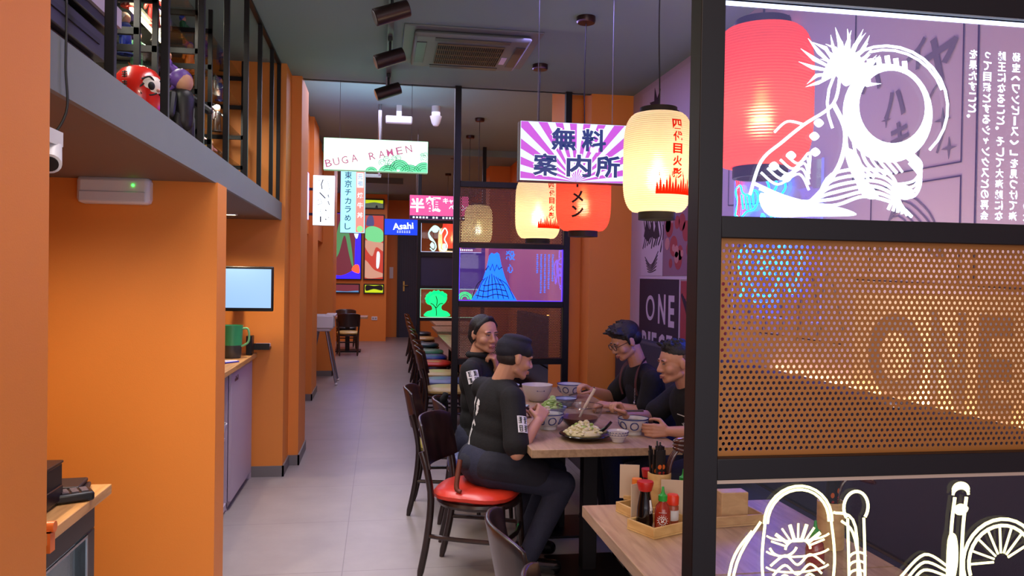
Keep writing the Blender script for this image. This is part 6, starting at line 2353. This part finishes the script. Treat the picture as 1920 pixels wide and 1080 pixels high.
for s in (-1, 1):
    c = [HM @ V((s * .033 + .0235 * math.cos(a) * (1 + .12 * abs(math.cos(a))), .1005 - .06 * abs(.0235 * math.cos(a) + (s * .0)) * .5, .000 + .0185 * math.sin(a))) for a in [k * .3927 for k in range(16)]]
    gl.tube(c, .0022, 6, True)
    gl.tube([HM @ V((s * .057, .098, .004)), HM @ V((s * .072, .082, .007)), HM @ V((s * .083, -.002, .008)), HM @ V((s * .082, -.014, -.004))], .0020, 6)
gl.tube([HM @ V((-.010, .102, .003)), HM @ V((0, .106, .006)), HM @ V((.010, .102, .003))], .0020, 6)
go = raw('eyeglasses', gl, mat('dark glasses frame', (.10, .07, .10), .3))
gm = MB()
for s in (-1, 1):
    gm.lathe([(0, 0), (.022, 0), (.022, .001), (0, .001)], 18, HM @ Matrix.Translation((s * .033, .1, 0)) @ Matrix.Rotation(-PI / 2, 4, 'X'))
link('lens', shift(gm.mesh('lens'), HP), ACRYL, go)
# apron bib with strap and key clip
ap = MB()
Tm = frame((0, 0, 0), sd, f).to_4x4()
ap.ball((0, 0, 0), (.118, .055, .17), Matrix.Translation(HP + up * .30 + f * .083) @ Tm, 20, 14)
ap.ball((0, 0, 0), (.15, .06, .12), Matrix.Translation(HP + up * .10 + f * .095) @ Tm, 20, 14)
child('apron', ap, NAVY, .008, 5)
for s in (-1, 1):
    st = MB().tube(catmull([neck_ for neck_ in (HP + up * .545 + sd * .075 * s - f * .03, HP + up * .520 + sd * .098 * s + f * .055, HP + up * .44 + sd * .098 * s + f * .118, HP + up * .36 + sd * .09 * s + f * .135)], 5), .013, 8, flat=tuple(f))
    raw('apron_strap', st, mat('brown red strap', (.32, .16, .17), .7), 'brown red strap')
ck = HP + up * .40 - sd * .098 + f * .136
mb = MB()
for k in range(4):
    c = ck + V((-.004, -.006, -.02 * k))
    mb.tube([c + sd * (.007 * math.cos(a)) + V((0, 0, .011 * math.sin(a))) for a in [q * .6283 for q in range(10)]], .0018, 6, True)
mb.ball(tuple(ck + V((-.006, -.008, -.085))), (.008, .008, .012))
raw('key_clip', mb, STEEL, 'steel key clip')
tp = (tips['R'][0] + tips['R'][1]) / 2
chopsticks(tp + V((.11, .03, .03)), tp + V((-.06, .04, -.020)), tp + V((-.06, .05, -.018)), 'chopstick of the man with glasses')

# ---- the man at the right edge
RT, HM, child, raw, HP, f, up, sd, tips = person(
    'man with short faded hair in a black t-shirt, holding a noodle bowl', dict(
        hips=(1.90, 4.28, .575), neck=(1.715, 4.27, 1.005), face=(-.98, -.18, 0), headc=(1.635, 4.255, 1.145), hf=(-.985, -.08, -.13),
        shL=(1.765, 4.07, .925), shR=(1.735, 4.46, .935), elL=(1.70, 4.01, .79), wrL=(1.545, 4.10, .79), elR=(1.57, 4.48, .80), wrR=(1.365, 4.33, .835),
        handL=((-.97, .22, .02), (.15, .9, -.1), (.35, .8, 1.1), .35), handR=((-.50, -.12, .85), (-.75, -.35, -.35), (1.1, 2.1, 2.9), .7),
        knL=(1.50, 4.18, .50), knR=(1.50, 4.40, .50), anL=(1.52, 4.18, .10), anR=(1.52, 4.40, .10), ftL=(-1, 0, 0), ftR=(-1, 0, 0), sleeve=.70, eyes=.5))
hr = MB()
hr.ball((0, -.018, .056), (.0765, .092, .064), HM, 20, 14)
hr.ball((0, .024, .090), (.056, .050, .028), HM, 20, 12)
rnd = random.Random(16)
for k in range(26):
    a = rnd.uniform(-1.0, 1.0)
    q = rnd.uniform(-.7, 1.0)
    p = V((.060 * math.sin(a), .080 * q - .005, .075 + .050 * math.cos(a) * math.sqrt(max(.1, 1 - .5 * q * q))))
    hr.caps(HM @ p, .010, HM @ (p * 1.06 + V((0, .010, .004))), .005, 8)
child('hair', hr, HAIR, .0045, 1)
fd = MB().ball((0, -.022, .028), (.0775, .090, .070), HM, 20, 14)
child('faded_sides', fd, mat('faded stubble hair', (.36, .26, .22), .7), .005, 3)
sh = [c for c in RT.children if c.name.startswith('t_shirt')][0]
bpy.context.view_layer.update()
bk = MB()
ddir = V((-.75, -.65, .15)).normalized()
Mb = frame(V((1.66, 4.17, .83)), V((0, 0, 1)).cross(ddir), (0, 0, 1))
shirt_o = sh
for pts in ([(-.06, .03), (-.01, .025), (.045, .02)], [(.045, .02), (.045, -.05), (.045, -.11)]):
    strip(pts, .003, .003)
for pts in ([(-.035, -.02), (-.02, -.035)], [(-.02, -.015), (-.03, -.05)], [(-.035, -.04), (-.015, -.055)], [(-.03, -.06), (-.03, -.08)], [(-.04, -.07), (-.018, -.07)]):
    strip(pts, .003, .002)
if bk.v:
    raw('chest_print', bk, WPAINT)
tp = (tips['R'][0] + tips['R'][1]) / 2
chopsticks(tp + V((.17, .0, .00)), tp + V((-.03, .05, -.008)), tp + V((-.03, .06, -.008)), 'chopstick in the fist of the man at the right edge')
